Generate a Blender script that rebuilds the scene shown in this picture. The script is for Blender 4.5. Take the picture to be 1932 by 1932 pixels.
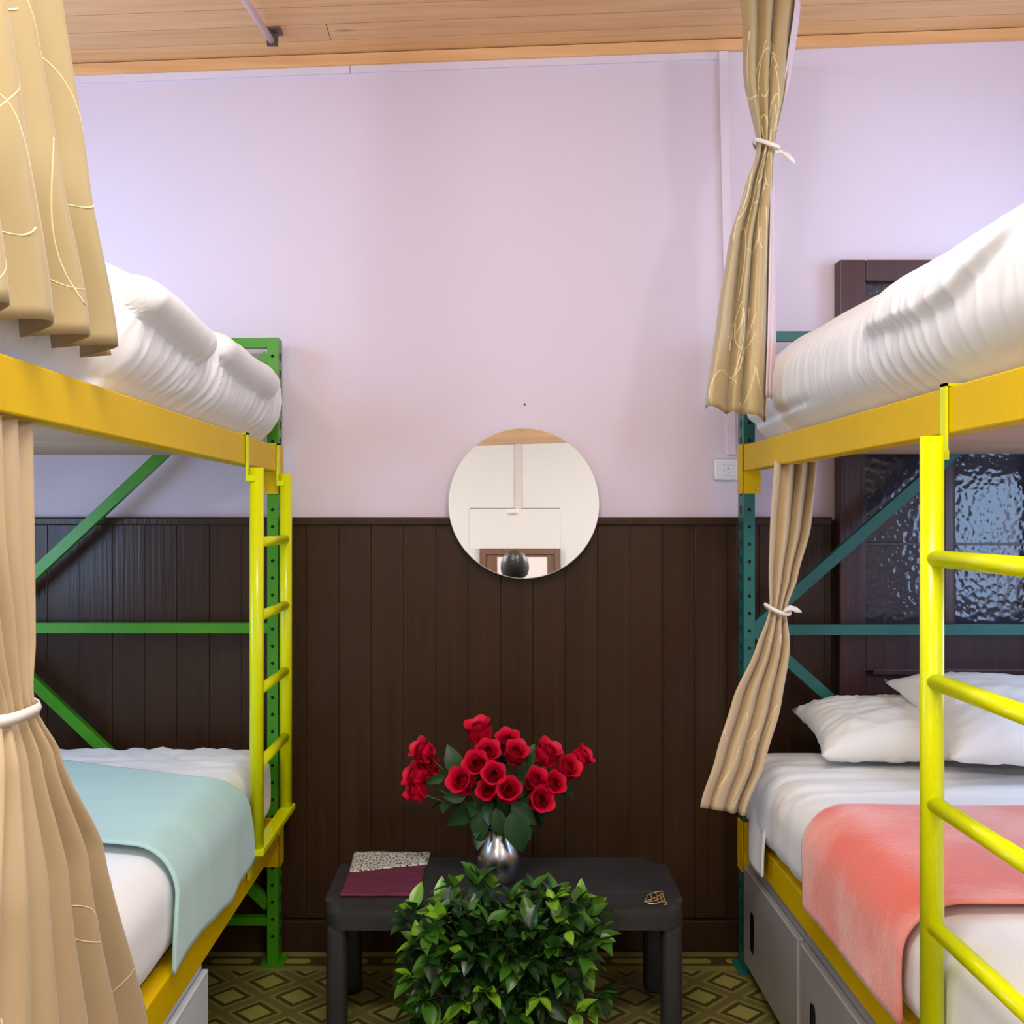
import bpy, bmesh, math, random
from mathutils import Vector, Matrix, noise, Quaternion

for o in list(bpy.data.objects):
    bpy.data.objects.remove(o, do_unlink=True)
S = bpy.context.scene
C = S.collection
PI = math.pi
random.seed(7)

# ------------------------------------------------------------------ camera
F, VX, VY, CAMH = 1800.0, 924.0, 976.0, 1.32
cam = bpy.data.cameras.new('camera')
cam.sensor_width = 36.0
cam.lens = 36.0 * F / 1932.0
cam.shift_x = (966 - VX) / 1932.0
cam.shift_y = (VY - 966) / 1932.0
cam.clip_start = 0.05
co = bpy.data.objects.new('camera', cam)
co.location = (0, 0, CAMH)
co.rotation_euler = (PI / 2, 0, 0)
C.objects.link(co)
S.camera = co

# ------------------------------------------------------------------ world, lights, exposure
w = bpy.data.worlds.new('world')
S.world = w
w.use_nodes = True
w.node_tree.nodes['Background'].inputs[0].default_value = (.9, .92, 1, 1)
w.node_tree.nodes['Background'].inputs[1].default_value = 0.3
S.view_settings.view_transform = 'Standard'
S.view_settings.look = 'None'
S.view_settings.gamma = 1.0
S.view_settings.use_curve_mapping = False
S.view_settings.exposure = 0.08


def area(name, loc, target, sx, sy, power, col):
    l = bpy.data.lights.new(name, 'AREA')
    l.shape = 'RECTANGLE'
    l.size, l.size_y = sx, sy
    l.energy = power
    l.color = col
    o = bpy.data.objects.new(name, l)
    o.location = loc
    d = Vector(target) - Vector(loc)
    o.rotation_euler = d.to_track_quat('-Z', 'Y').to_euler()
    C.objects.link(o)
    return o


# ceiling lamp over the aisle (fixture is built below) and daylight at the two side windows; the added fill globes further down glow themselves
area('ceiling_lamp_light', (0.05, 0.55, 2.725), (0.05, 0.75, 0), 1.15, 0.30, 38, (1.0, .95, .92))
area('window_daylight_west', (-1.69, 2.08, 1.62), (0, 2.35, 1.50), 0.74, 1.30, 16, (.30, .60, 1.0))
area('window_daylight_east', (1.99, 2.00, 1.62), (0, 2.35, 1.50), 0.74, 1.30, 15.5, (.33, .61, 1.0))


# ------------------------------------------------------------------ helpers
def px(x, y, z):
    """photo pixel at depth z -> world point"""
    return Vector(((x - VX) * z / F, z, CAMH + (VY - y) * z / F))


def lin(c):
    r = []
    for v in c[:3]:
        v = v / 255.0
        r.append(v / 12.92 if v <= .04045 else ((v + .055) / 1.055) ** 2.4)
    return (r[0], r[1], r[2], 1.0)


def mat(name, col, rough=.5, metal=0., col2=None, nscale=(6, 6, 6), ncon=(.35, .65), bump=0., bscale=(40, 40, 40),
        spec=.5, detail=4., coat=0., sheen=0., trans=0., sub=0.):
    m = bpy.data.materials.new(name)
    m.use_nodes = True
    nt = m.node_tree
    b = nt.nodes['Principled BSDF']
    b.inputs['Base Color'].default_value = lin(col)
    b.inputs['Roughness'].default_value = rough
    b.inputs['Metallic'].default_value = metal
    b.inputs['Specular IOR Level'].default_value = spec
    if coat:
        b.inputs['Coat Weight'].default_value = coat
        b.inputs['Coat Roughness'].default_value = .12
    if sheen:
        b.inputs['Sheen Weight'].default_value = sheen
    if trans:
        b.inputs['Transmission Weight'].default_value = trans
    if col2 is not None or bump:
        tc = nt.nodes.new('ShaderNodeTexCoord')
    if col2 is not None:
        mp = nt.nodes.new('ShaderNodeMapping')
        mp.inputs['Scale'].default_value = nscale
        nz = nt.nodes.new('ShaderNodeTexNoise')
        nz.inputs['Scale'].default_value = 1.0
        nz.inputs['Detail'].default_value = detail
        rp = nt.nodes.new('ShaderNodeValToRGB')
        rp.color_ramp.elements[0].position = ncon[0]
        rp.color_ramp.elements[1].position = ncon[1]
        rp.color_ramp.elements[0].color = lin(col)
        rp.color_ramp.elements[1].color = lin(col2)
        nt.links.new(tc.outputs['Object'], mp.inputs[0])
        nt.links.new(mp.outputs[0], nz.inputs['Vector'])
        nt.links.new(nz.outputs['Fac'], rp.inputs[0])
        nt.links.new(rp.outputs[0], b.inputs['Base Color'])
    if bump:
        mp2 = nt.nodes.new('ShaderNodeMapping')
        mp2.inputs['Scale'].default_value = bscale
        n2 = nt.nodes.new('ShaderNodeTexNoise')
        n2.inputs['Scale'].default_value = 1.0
        n2.inputs['Detail'].default_value = 3.0
        bp = nt.nodes.new('ShaderNodeBump')
        bp.inputs['Strength'].default_value = bump
        bp.inputs['Distance'].default_value = .01
        nt.links.new(tc.outputs['Object'], mp2.inputs[0])
        nt.links.new(mp2.outputs[0], n2.inputs['Vector'])
        nt.links.new(n2.outputs['Fac'], bp.inputs['Height'])
        nt.links.new(bp.outputs[0], b.inputs['Normal'])
    return m


def mesh_obj(name, verts, faces, m=None, parent=None, smooth=True):
    me = bpy.data.meshes.new(name)
    me.from_pydata([tuple(v) for v in verts], [], faces)
    me.update()
    if smooth:
        me.polygons.foreach_set('use_smooth', [True] * len(me.polygons))
    if m is not None:
        me.materials.append(m)
    o = bpy.data.objects.new(name, me)
    C.objects.link(o)
    if parent is not None:
        o.parent = parent
    return o


def bm_obj(name, bm, m=None, parent=None, smooth=False, auto=None):
    me = bpy.data.meshes.new(name)
    bm.normal_update()
    bm.to_mesh(me)
    bm.free()
    if smooth:
        me.polygons.foreach_set('use_smooth', [True] * len(me.polygons))
    if m is not None:
        me.materials.append(m)
    o = bpy.data.objects.new(name, me)
    C.objects.link(o)
    if parent is not None:
        o.parent = parent
    return o


def bm_box(bm, x0, x1, y0, y1, z0, z1, bev=0., seg=2, rot=None, piv=None):
    r = bmesh.ops.create_cube(bm, size=1.0)
    vs = r['verts']
    sx, sy, sz = x1 - x0, y1 - y0, z1 - z0
    c = Vector(((x0 + x1) / 2, (y0 + y1) / 2, (z0 + z1) / 2))
    for v in vs:
        v.co = Vector((v.co.x * sx, v.co.y * sy, v.co.z * sz)) + c
    if bev > 0:
        es = list({e for v in vs for e in v.link_edges})
        g = bmesh.ops.bevel(bm, geom=es, offset=bev, segments=seg, profile=.5, affect='EDGES')
        vs = list({v for f in g['faces'] for v in f.verts} | {v for v in vs if v.is_valid})
    if rot is not None:
        p = Vector(piv) if piv is not None else c
        for v in vs:
            v.co = p + rot @ (v.co - p)
    return vs


def box(name, x0, x1, y0, y1, z0, z1, m, parent=None, bev=0., seg=2, rot=None, piv=None):
    bm = bmesh.new()
    bm_box(bm, x0, x1, y0, y1, z0, z1, bev, seg, rot, piv)
    return bm_obj(name, bm, m, parent)


def bar_verts(p0, p1, wd, th, up=Vector((0, 1, 0))):
    """flat bar between p0 and p1, width wd (perpendicular to up and axis), thickness th along up"""
    d = (p1 - p0).normalized()
    u = (up - d * up.dot(d)).normalized()
    s = d.cross(u)
    vs = []
    for p in (p0, p1):
        for a, b_ in ((-1, -1), (1, -1), (1, 1), (-1, 1)):
            vs.append(p + s * (a * wd / 2) + u * (b_ * th / 2))
    fs = [(0, 3, 2, 1), (4, 5, 6, 7), (0, 1, 5, 4), (1, 2, 6, 5), (2, 3, 7, 6), (3, 0, 4, 7)]
    return vs, fs


def bar(name, p0, p1, wd, th, m, parent=None, up=Vector((0, 1, 0))):
    vs, fs = bar_verts(Vector(p0), Vector(p1), wd, th, up)
    o = mesh_obj(name, vs, fs, m, parent, smooth=False)
    return o


def tube_data(pts, r, seg=10, cap=True, verts=None, faces=None):
    verts = [] if verts is None else verts
    faces = [] if faces is None else faces
    pts = [Vector(p) for p in pts]
    n = len(pts)
    base = len(verts)
    rs = r if isinstance(r, (list, tuple)) else [r] * n
    prev = None
    for i, p in enumerate(pts):
        t = (pts[min(i + 1, n - 1)] - pts[max(i - 1, 0)])
        t = t.normalized() if t.length > 1e-9 else Vector((0, 0, 1))
        if prev is None:
            a = Vector((0, 0, 1)) if abs(t.z) < .9 else Vector((1, 0, 0))
            u = (a - t * a.dot(t)).normalized()
        else:
            u = prev - t * prev.dot(t)
            u = u.normalized() if u.length > 1e-6 else prev
        prev = u
        v = t.cross(u)
        for k in range(seg):
            a = 2 * PI * k / seg
            verts.append(p + (u * math.cos(a) + v * math.sin(a)) * rs[i])
    for i in range(n - 1):
        for k in range(seg):
            a = base + i * seg + k
            b = base + i * seg + (k + 1) % seg
            faces.append((a, b, b + seg, a + seg))
    if cap:
        faces.append(tuple(base + k for k in range(seg))[::-1])
        faces.append(tuple(base + (n - 1) * seg + k for k in range(seg)))
    return verts, faces


def tube(name, pts, r, m, parent=None, seg=12):
    v, f = tube_data(pts, r, seg)
    o = mesh_obj(name, v, f, m, parent)
    for p in o.data.polygons:
        if len(p.vertices) > 4:
            p.use_smooth = False
    return o


def lathe(name, prof, m, parent=None, seg=40, center=(0, 0, 0)):
    vs, fs = [], []
    cx, cy, cz = center
    n = len(prof)
    for r, z in prof:
        for k in range(seg):
            a = 2 * PI * k / seg
            vs.append((cx + r * math.cos(a), cy + r * math.sin(a), cz + z))
    for i in range(n - 1):
        for k in range(seg):
            a = i * seg + k
            b = i * seg + (k + 1) % seg
            fs.append((a, b, b + seg, a + seg))
    fs.append(tuple(range(seg))[::-1])
    return mesh_obj(name, vs, fs, m, parent)


def empty(name, loc=(0, 0, 0)):
    o = bpy.data.objects.new(name, None)
    o.empty_display_size = .05
    o.location = loc
    C.objects.link(o)
    return o


def tag(o, label, cat, group=None):
    o['label'] = label
    o['category'] = cat
    if group:
        o['group'] = group
    return o


def struct(o, label=None):
    o['kind'] = 'structure'
    if label:
        o['label'] = label
    return o


def keep(o, parent):
    """parent keeping world coordinates of a mesh written in world space"""
    bpy.context.view_layer.update()
    o.parent = parent
    o.matrix_parent_inverse = parent.matrix_world.inverted()
    return o


def ns(x, y=0., z=0.):
    return noise.noise(Vector((x, y, z)))


def sstep(a, b, x):
    t = max(0., min(1., (x - a) / (b - a)))
    return t * t * (3 - 2 * t)


# ------------------------------------------------------------------ materials
M = {}
M['wall'] = mat('pale_pink_wall_paint', (222, 209, 221), .62, col2=(225, 211, 224), nscale=(1.2, 1.2, 1.2), bump=.04, bscale=(60, 60, 60))
M['wall_rear'] = mat('warm_white_wall_paint', (226, 233, 230), .7)
M['white_trim'] = mat('white_painted_trim', (228, 216, 226), .45)
M['panel'] = mat('dark_brown_gloss_wainscot', (52, 33, 19), .30, col2=(63, 41, 25), nscale=(26, 26, 1.1), ncon=(.3, .75), bump=.14, bscale=(95, 95, 2.0), spec=.34)
M['panel_groove'] = mat('dark_brown_groove', (30, 19, 13), .6)
M['door'] = mat('maroon_brown_door_paint', (62, 35, 35), .38, col2=(74, 43, 41), nscale=(30, 30, 1.5), bump=.1, bscale=(90, 90, 3))
M['pine'] = None
M['yellow'] = mat('yellow_powder_coat', (224, 186, 0), .45, col2=(218, 180, 0), nscale=(5, 5, 5), spec=.18)
M['lime'] = mat('lime_yellow_gloss_enamel', (226, 232, 0), .28, col2=(218, 228, 0), nscale=(6, 6, 6), spec=.45)
M['green'] = mat('bright_green_enamel', (70, 152, 12), .34, col2=(62, 144, 14), nscale=(8, 8, 8))
M['teal'] = mat('dark_teal_enamel', (30, 100, 92), .36, col2=(34, 108, 98), nscale=(8, 8, 8))
M['hole'] = mat('dark_hole', (10, 14, 10), .9)
M['bolt'] = mat('zinc_bolt', (200, 195, 170), .35, .8)
M['deck'] = mat('plywood_deck', (206, 178, 152), .7, col2=(190, 160, 132), nscale=(3, 30, 3))
M['sheet'] = mat('white_cotton_sheet', (238, 238, 238), .8, col2=(243, 243, 242), nscale=(4, 4, 4), bump=.10, bscale=(26, 26, 26), sheen=.2)
M['duvet'] = mat('white_quilted_duvet', (243, 242, 240), .75, col2=(239, 238, 236), nscale=(4, 4, 4), bump=.10, bscale=(60, 16, 16), sheen=.25)
M['pillow'] = mat('white_pillowcase', (236, 234, 226), .8, bump=.14, bscale=(18, 18, 18))
M['matt'] = mat('mattress_ticking', (226, 222, 218), .8)
M['aqua'] = mat('pale_aqua_throw', (168, 212, 204), .9, col2=(182, 219, 214), nscale=(3, 14, 3), ncon=(.3, .7), bump=.10, bscale=(60, 90, 60), sheen=.35)
M['coral'] = mat('coral_plush_throw', (236, 104, 84), .9, col2=(246, 160, 146), nscale=(4, 6, 5), ncon=(.46, .68), bump=.2, bscale=(110, 110, 110), sheen=.6)
M['curtain'] = mat('beige_satin_curtain', (184, 163, 114), .40, col2=(176, 154, 108), nscale=(5, 5, 2), bump=.04, bscale=(160, 160, 20), spec=.55, sheen=.3)
M['curtain_pale'] = mat('pale_beige_satin_curtain', (196, 173, 132), .42, col2=(190, 165, 126), nscale=(5, 5, 2), spec=.5, sheen=.3)
M['sunlit_lining'] = mat('sunlit_pink_curtain_lining', (222, 200, 204), .6)  # sunlit back of the curtain, the sunlight put into the pale colour
M['embroid'] = mat('cream_embroidery_thread', (226, 210, 160), .45, sheen=.3)
M['ribbon'] = mat('white_ribbon', (238, 232, 224), .6)
M['charcoal'] = mat('charcoal_plastic', (44, 45, 47), .5, col2=(48, 49, 51), nscale=(9, 9, 9), bump=.05, bscale=(200, 200, 200))
M['grey_cab'] = mat('grey_laminate', (158, 156, 152), .42, col2=(150, 149, 146), nscale=(3, 3, 3))
M['white_cab'] = mat('white_laminate', (212, 220, 224), .4)
M['edge'] = mat('pale_edge_band', (206, 204, 200), .4)
M['black'] = mat('black_plastic', (16, 16, 17), .3)
M['chrome'] = mat('brushed_silver', (196, 196, 200), .24, 1.0)
M['mirror'] = mat('mirror_silvering', (246, 247, 244), .01, 1.0)
M['mirror_edge'] = mat('mirror_glass_edge', (214, 216, 208), .2)
M['outlet'] = mat('white_outlet_plastic', (238, 236, 236), .35)
M['slot'] = mat('outlet_slot_dark', (45, 42, 44), .6)
M['rose'] = mat('crimson_rose_petal', (206, 0, 50), .55, col2=(186, 0, 42), nscale=(30, 30, 30), spec=.3)
M['rose_in'] = mat('deep_crimson_rose_heart', (150, 0, 30), .6, spec=.25)
M['stem'] = mat('rose_stem_green', (52, 84, 40), .55)
M['rleaf'] = mat('dark_rose_leaf', (36, 68, 36), .45, col2=(48, 84, 42), nscale=(20, 20, 20))
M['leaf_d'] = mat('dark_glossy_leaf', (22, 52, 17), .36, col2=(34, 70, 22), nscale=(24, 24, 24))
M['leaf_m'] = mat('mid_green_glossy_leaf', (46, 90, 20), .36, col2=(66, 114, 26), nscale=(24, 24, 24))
M['leaf_l'] = mat('young_lime_leaf', (122, 168, 36), .34, col2=(94, 148, 30), nscale=(24, 24, 24))
M['twig'] = mat('green_twig', (38, 60, 24), .6)
M['pot'] = mat('black_plant_pot', (24, 24, 24), .5)
M['burg'] = mat('burgundy_cloth', (112, 40, 68), .85, col2=(92, 30, 56), nscale=(30, 50, 30), bump=.3, bscale=(70, 110, 70))
M['gold'] = mat('antique_gold', (214, 178, 120), .35, .6)
M['metal_bracket'] = mat('dull_steel_bracket', (112, 92, 84), .5, .5)
M['rod'] = mat('pale_painted_rod', (214, 186, 186), .45)
M['lampw'] = mat('lamp_white', (240, 240, 236), .5)
M['skin'] = mat('skin', (196, 150, 122), .6)
M['hair'] = mat('black_hair', (22, 20, 20), .4, col2=(34, 30, 28), nscale=(60, 20, 60), bump=.3, bscale=(120, 30, 120))
M['shirt'] = mat('grey_shirt', (120, 120, 124), .85)
M['trouser'] = mat('dark_trousers', (40, 42, 52), .85)

# diffuser and window panes really give off light
def emis(name, col, st):
    m = bpy.data.materials.new(name)
    m.use_nodes = True
    nt = m.node_tree
    nt.nodes.clear()
    e = nt.nodes.new('ShaderNodeEmission')
    e.inputs[0].default_value = lin(col)
    e.inputs[1].default_value = st
    o = nt.nodes.new('ShaderNodeOutputMaterial')
    nt.links.new(e.outputs[0], o.inputs[0])
    return m


M['diffuser'] = emis('lamp_diffuser_glow', (255, 246, 232), 4.0)
M['daylight'] = emis('window_daylight', (214, 222, 255), 3.0)


def pine_mat(name='pine_boards', a=(232, 184, 128), b=(216, 162, 106)):
    m = bpy.data.materials.new(name)
    m.use_nodes = True
    nt = m.node_tree
    bs = nt.nodes['Principled BSDF']
    bs.inputs['Roughness'].default_value = .42
    tc = nt.nodes.new('ShaderNodeTexCoord')
    oi = nt.nodes.new('ShaderNodeObjectInfo')
    add = nt.nodes.new('ShaderNodeVectorMath'); add.operation = 'ADD'
    sc = nt.nodes.new('ShaderNodeVectorMath'); sc.operation = 'SCALE'
    sc.inputs['Scale'].default_value = 37.0
    cmb = nt.nodes.new('ShaderNodeCombineXYZ')
    nt.links.new(oi.outputs['Random'], cmb.inputs[0])
    nt.links.new(oi.outputs['Random'], cmb.inputs[2])
    nt.links.new(cmb.outputs[0], sc.inputs[0])
    nt.links.new(tc.outputs['Object'], add.inputs[0])
    nt.links.new(sc.outputs[0], add.inputs[1])
    mp = nt.nodes.new('ShaderNodeMapping')
    mp.inputs['Scale'].default_value = (.9, 26, 26)
    nt.links.new(add.outputs[0], mp.inputs[0])
    nz = nt.nodes.new('ShaderNodeTexNoise')
    nz.inputs['Scale'].default_value = 1.3
    nz.inputs['Detail'].default_value = 6
    nz.inputs['Distortion'].default_value = .6
    nt.links.new(mp.outputs[0], nz.inputs['Vector'])
    rp = nt.nodes.new('ShaderNodeValToRGB')
    rp.color_ramp.elements[0].position = .3
    rp.color_ramp.elements[1].position = .7
    rp.color_ramp.elements[0].color = lin(a)
    rp.color_ramp.elements[1].color = lin(b)
    nt.links.new(nz.outputs['Fac'], rp.inputs[0])
    # knots
    mp2 = nt.nodes.new('ShaderNodeMapping')
    mp2.inputs['Scale'].default_value = (2.2, 9, 9)
    nt.links.new(add.outputs[0], mp2.inputs[0])
    vo = nt.nodes.new('ShaderNodeTexVoronoi')
    vo.inputs['Scale'].default_value = 1.0
    nt.links.new(mp2.outputs[0], vo.inputs['Vector'])
    r2 = nt.nodes.new('ShaderNodeValToRGB')
    r2.color_ramp.elements[0].position = .03
    r2.color_ramp.elements[1].position = .10
    r2.color_ramp.elements[0].color = (.34, .34, .34, 1)
    r2.color_ramp.elements[1].color = (1, 1, 1, 1)
    nt.links.new(vo.outputs['Distance'], r2.inputs[0])
    # board to board tint
    hv = nt.nodes.new('ShaderNodeHueSaturation')
    mr = nt.nodes.new('ShaderNodeMapRange')
    mr.inputs[3].default_value = .9
    mr.inputs[4].default_value = 1.1
    nt.links.new(oi.outputs['Random'], mr.inputs[0])
    nt.links.new(mr.outputs[0], hv.inputs['Value'])
    mx = nt.nodes.new('ShaderNodeMix'); mx.data_type = 'RGBA'; mx.blend_type = 'MULTIPLY'
    mx.inputs[0].default_value = 1.0
    nt.links.new(rp.outputs[0], mx.inputs[6])
    nt.links.new(r2.outputs[0], mx.inputs[7])
    nt.links.new(mx.outputs[2], hv.inputs['Color'])
    nt.links.new(hv.outputs[0], bs.inputs['Base Color'])
    return m


M['pine'] = pine_mat()
M['pine_dark'] = mat('pine_gap', (90, 56, 30), .7)


class NT:
    """tiny expression helper for math nodes"""
    def __init__(s, nt):
        s.nt = nt

    def op(s, o, a, b=None, c=None):
        n = s.nt.nodes.new('ShaderNodeMath')
        n.operation = o
        for i, v in enumerate((a, b, c)):
            if v is None:
                continue
            if isinstance(v, (int, float)):
                n.inputs[i].default_value = v
            else:
                s.nt.links.new(v, n.inputs[i])
        return n.outputs[0]

    def mix(s, f, a, b):
        n = s.nt.nodes.new('ShaderNodeMix')
        n.data_type = 'RGBA'
        for i, v in ((0, f), (6, a), (7, b)):
            if isinstance(v, (int, float)):
                n.inputs[i].default_value = v
            elif isinstance(v, tuple):
                n.inputs[i].default_value = v
            else:
                s.nt.links.new(v, n.inputs[i])
        return n.outputs[2]


def floor_mat():
    m = bpy.data.materials.new('olive_diamond_vinyl')
    m.use_nodes = True
    nt = m.node_tree
    bs = nt.nodes['Principled BSDF']
    bs.inputs['Roughness'].default_value = .35
    tc = nt.nodes.new('ShaderNodeTexCoord')
    sp = nt.nodes.new('ShaderNodeSeparateXYZ')
    nt.links.new(tc.outputs['Object'], sp.inputs[0])
    E = NT(nt)
    nzn = nt.nodes.new('ShaderNodeTexNoise')
    nzn.inputs['Scale'].default_value = 90
    nt.links.new(tc.outputs['Object'], nzn.inputs['Vector'])
    wob = E.op('MULTIPLY', E.op('SUBTRACT', nzn.outputs['Fac'], .5), .05)
    X = E.op('DIVIDE', E.op('ADD', sp.outputs[0], .533), .186)
    Y = E.op('DIVIDE', E.op('SUBTRACT', sp.outputs[1], 2.628), .170)
    u = E.op('ADD', X, Y)
    v = E.op('SUBTRACT', X, Y)
    fu = E.op('ABSOLUTE', E.op('SUBTRACT', E.op('FRACT', E.op('ADD', u, .5)), .5))
    fv = E.op('ABSOLUTE', E.op('SUBTRACT', E.op('FRACT', E.op('ADD', v, .5)), .5))
    d0 = E.op('MAXIMUM', fu, fv)
    d = E.op('ADD', d0, wob)
    # scalloped bands
    tu = E.op('ABSOLUTE', E.op('SINE', E.op('MULTIPLY', u, PI * 8)))
    tv = E.op('ABSOLUTE', E.op('SINE', E.op('MULTIPLY', v, PI * 8)))
    sel = E.op('GREATER_THAN', fu, fv)
    tt = E.op('ADD', E.op('MULTIPLY', sel, tv), E.op('MULTIPLY', E.op('SUBTRACT', 1.0, sel), tu))
    light = lin((158, 152, 78)); mid = lin((112, 104, 52)); dark = lin((70, 62, 30)); band = lin((138, 132, 72))
    col = E.mix(E.op('LESS_THAN', d, .235), dark, light)
    col = E.mix(E.op('GREATER_THAN', d, .335), col, band)
    col = E.mix(E.op('GREATER_THAN', d, E.op('ADD', .395, E.op('MULTIPLY', tt, .03))), col, mid)
    # border strip along the wall
    inb = E.op('GREATER_THAN', sp.outputs[1], 2.775)
    bx = E.op('ABSOLUTE', E.op('SUBTRACT', E.op('FRACT', E.op('DIVIDE', sp.outputs[0], .17)), .5))
    by = E.op('ABSOLUTE', E.op('SUBTRACT', sp.outputs[1], 2.838))
    caps = E.op('LESS_THAN', E.op('MAXIMUM', E.op('MULTIPLY', by, 1.0), E.op('MULTIPLY', E.op('MAXIMUM', E.op('SUBTRACT', E.op('ADD', bx, E.op('MULTIPLY', by, 4.0)), .30), 0.), .2)), .016)
    ring = E.op('LESS_THAN', by, .030)
    bc = E.mix(ring, band, dark)
    bc = E.mix(caps, bc, light)
    col = E.mix(inb, col, bc)
    n2 = nt.nodes.new('ShaderNodeTexNoise')
    n2.inputs['Scale'].default_value = 14
    n2.inputs['Detail'].default_value = 5
    nt.links.new(tc.outputs['Object'], n2.inputs['Vector'])
    col = E.mix(E.op('MULTIPLY', n2.outputs['Fac'], .35), col, lin((92, 84, 44)))
    nt.links.new(col, bs.inputs['Base Color'])
    return m


def speckle_mat():
    m = bpy.data.materials.new('black_white_speckled_cloth')
    m.use_nodes = True
    nt = m.node_tree
    bs = nt.nodes['Principled BSDF']
    bs.inputs['Roughness'].default_value = .85
    tc = nt.nodes.new('ShaderNodeTexCoord')
    nz = nt.nodes.new('ShaderNodeTexNoise')
    nz.inputs['Scale'].default_value = 170
    nz.inputs['Detail'].default_value = 2
    rp = nt.nodes.new('ShaderNodeValToRGB')
    rp.color_ramp.elements[0].position = .42
    rp.color_ramp.elements[1].position = .5
    rp.color_ramp.elements[0].color = lin((38, 38, 34))
    rp.color_ramp.elements[1].color = lin((214, 214, 202))
    nt.links.new(tc.outputs['Object'], nz.inputs['Vector'])
    nt.links.new(nz.outputs['Fac'], rp.inputs[0])
    nt.links.new(rp.outputs[0], bs.inputs['Base Color'])
    return m


M['speckle'] = speckle_mat()


def glass_mat():
    m = bpy.data.materials.new('frosted_patterned_glass')
    m.use_nodes = True
    nt = m.node_tree
    bs = nt.nodes['Principled BSDF']
    bs.inputs['Base Color'].default_value = lin((58, 56, 64))
    bs.inputs['Roughness'].default_value = .12
    bs.inputs['Specular IOR Level'].default_value = .6
    tc = nt.nodes.new('ShaderNodeTexCoord')
    vo = nt.nodes.new('ShaderNodeTexVoronoi')
    vo.inputs['Scale'].default_value = 60
    vo.feature = 'SMOOTH_F1'
    nz = nt.nodes.new('ShaderNodeTexNoise')
    nz.inputs['Scale'].default_value = 30
    nt.links.new(tc.outputs['Object'], vo.inputs['Vector'])
    nt.links.new(tc.outputs['Object'], nz.inputs['Vector'])
    E = NT(nt)
    h = E.op('ADD', vo.outputs['Distance'], E.op('MULTIPLY', nz.outputs['Fac'], .8))
    bp = nt.nodes.new('ShaderNodeBump')
    bp.inputs['Strength'].default_value = .17
    bp.inputs['Distance'].default_value = .01
    nt.links.new(h, bp.inputs['Height'])
    nt.links.new(bp.outputs[0], bs.inputs['Normal'])
    return m


M['glass'] = glass_mat()

# ------------------------------------------------------------------ room shell
D = 2.917            # back wall
YB = -2.95           # wall behind the camera
XL, XR = -1.74, 2.04


def ceil_h(x, y):
    return 2.750 + .0383 * x + .035 * (D - y)


def prism(name, pts_bottom, pts_top, m, parent=None):
    n = len(pts_bottom)
    vs = list(pts_bottom) + list(pts_top)
    fs = [tuple(range(n))[::-1], tuple(range(n, 2 * n))]
    for i in range(n):
        j = (i + 1) % n
        fs.append((i, j, n + j, n + i))
    return mesh_obj(name, vs, fs, m, parent, smooth=False)


def wall(name, x0, x1, y0, y1, m, label):
    b = [(x0, y0, 0), (x1, y0, 0), (x1, y1, 0), (x0, y1, 0)]
    t = [(x, y, ceil_h(x, y)) for x, y, _ in b]
    return struct(prism(name, b, t, m), label)


floor = struct(box('floor', XL - .1, XR + .1, YB - .1, D + .1, -.06, 0, floor_mat()), 'olive green vinyl floor with diamond pattern')
wall_back = wall('wall_back', XL - .1, XR + .1, D, D + .1, M['wall'], 'pale pink painted wall above dark wainscot')
wall_front = wall('wall_front', XL - .1, XR + .1, YB - .1, YB, M['wall_rear'], 'white wall with the entrance door, seen in the mirror')
wall_left = wall('wall_left', XL - .1, XL, YB, D, M['wall'], 'pale pink side wall')
wall_right = wall('wall_right', XR, XR + .1, YB, D, M['wall'], 'pale pink side wall')

ct = [(XL - .1, YB - .1), (XR + .1, YB - .1), (XR + .1, D + .1), (XL - .1, D + .1)]
ceiling = struct(prism('ceiling', [(x, y, ceil_h(x, y) + .014) for x, y in ct], [(x, y, ceil_h(x, y) + .06) for x, y in ct], M['pine_dark']),
                 'varnished pine board ceiling')
# pine boards, each its own piece, running across the room
BW = .088
nb = int((D - YB) / BW) + 1
for i in range(nb):
    y1 = D - i * BW
    y0 = max(YB, y1 - BW + .0025)
    if y1 - y0 < .01:
        continue
    splits = [XL, XR]
    if i % 3 == 1:
        splits = [XL, XL + .9 + (i * .37) % 1.7, XR]
    for a, b_ in zip(splits[:-1], splits[1:]):
        q = [(a, y0), (b_ - .002, y0), (b_ - .002, y1), (a, y1)]
        o = prism('board', [(x, y, ceil_h(x, y)) for x, y in q], [(x, y, ceil_h(x, y) + .0145) for x, y in q], M['pine'])
        o.parent = ceiling


def along_wall(name, x0, x1, off0, off1, th, m):
    """strip on the back wall hanging off0..off1 below the ceiling line"""
    b = [(x0, D - th, ceil_h(x0, D) - off1), (x1, D - th, ceil_h(x1, D) - off1), (x1, D, ceil_h(x1, D) - off1), (x0, D, ceil_h(x0, D) - off1)]
    t = [(x, y, z + (off1 - off0)) for x, y, z in b]
    return prism(name, b, t, m)


struct(along_wall('trim_1', XL, XR, .003, .036, .016, M['pine']), 'pine cornice strip at the wall top')
t2 = along_wall('trim_2', XL, px(661, 0, D).x - .001, .036, .058, .006, M['white_trim'])
struct(t2, 'white strip under the cornice')
t2b = along_wall('trim_2', px(661, 0, D).x + .001, px(1356, 0, D).x, .036, .058, .006, M['white_trim'])
struct(t2b, 'white strip under the cornice')
# upright cable raceway down to the outlet
a = px(1363, 105, D); b_ = px(1379, 858, D)
rw = bar('trim_3', (a.x, D - .006, ceil_h(a.x, D) - .037), (b_.x, D - .006, b_.z), .026, .012, M['white_trim'])
struct(rw, 'white cable raceway running down to the outlet')

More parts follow.
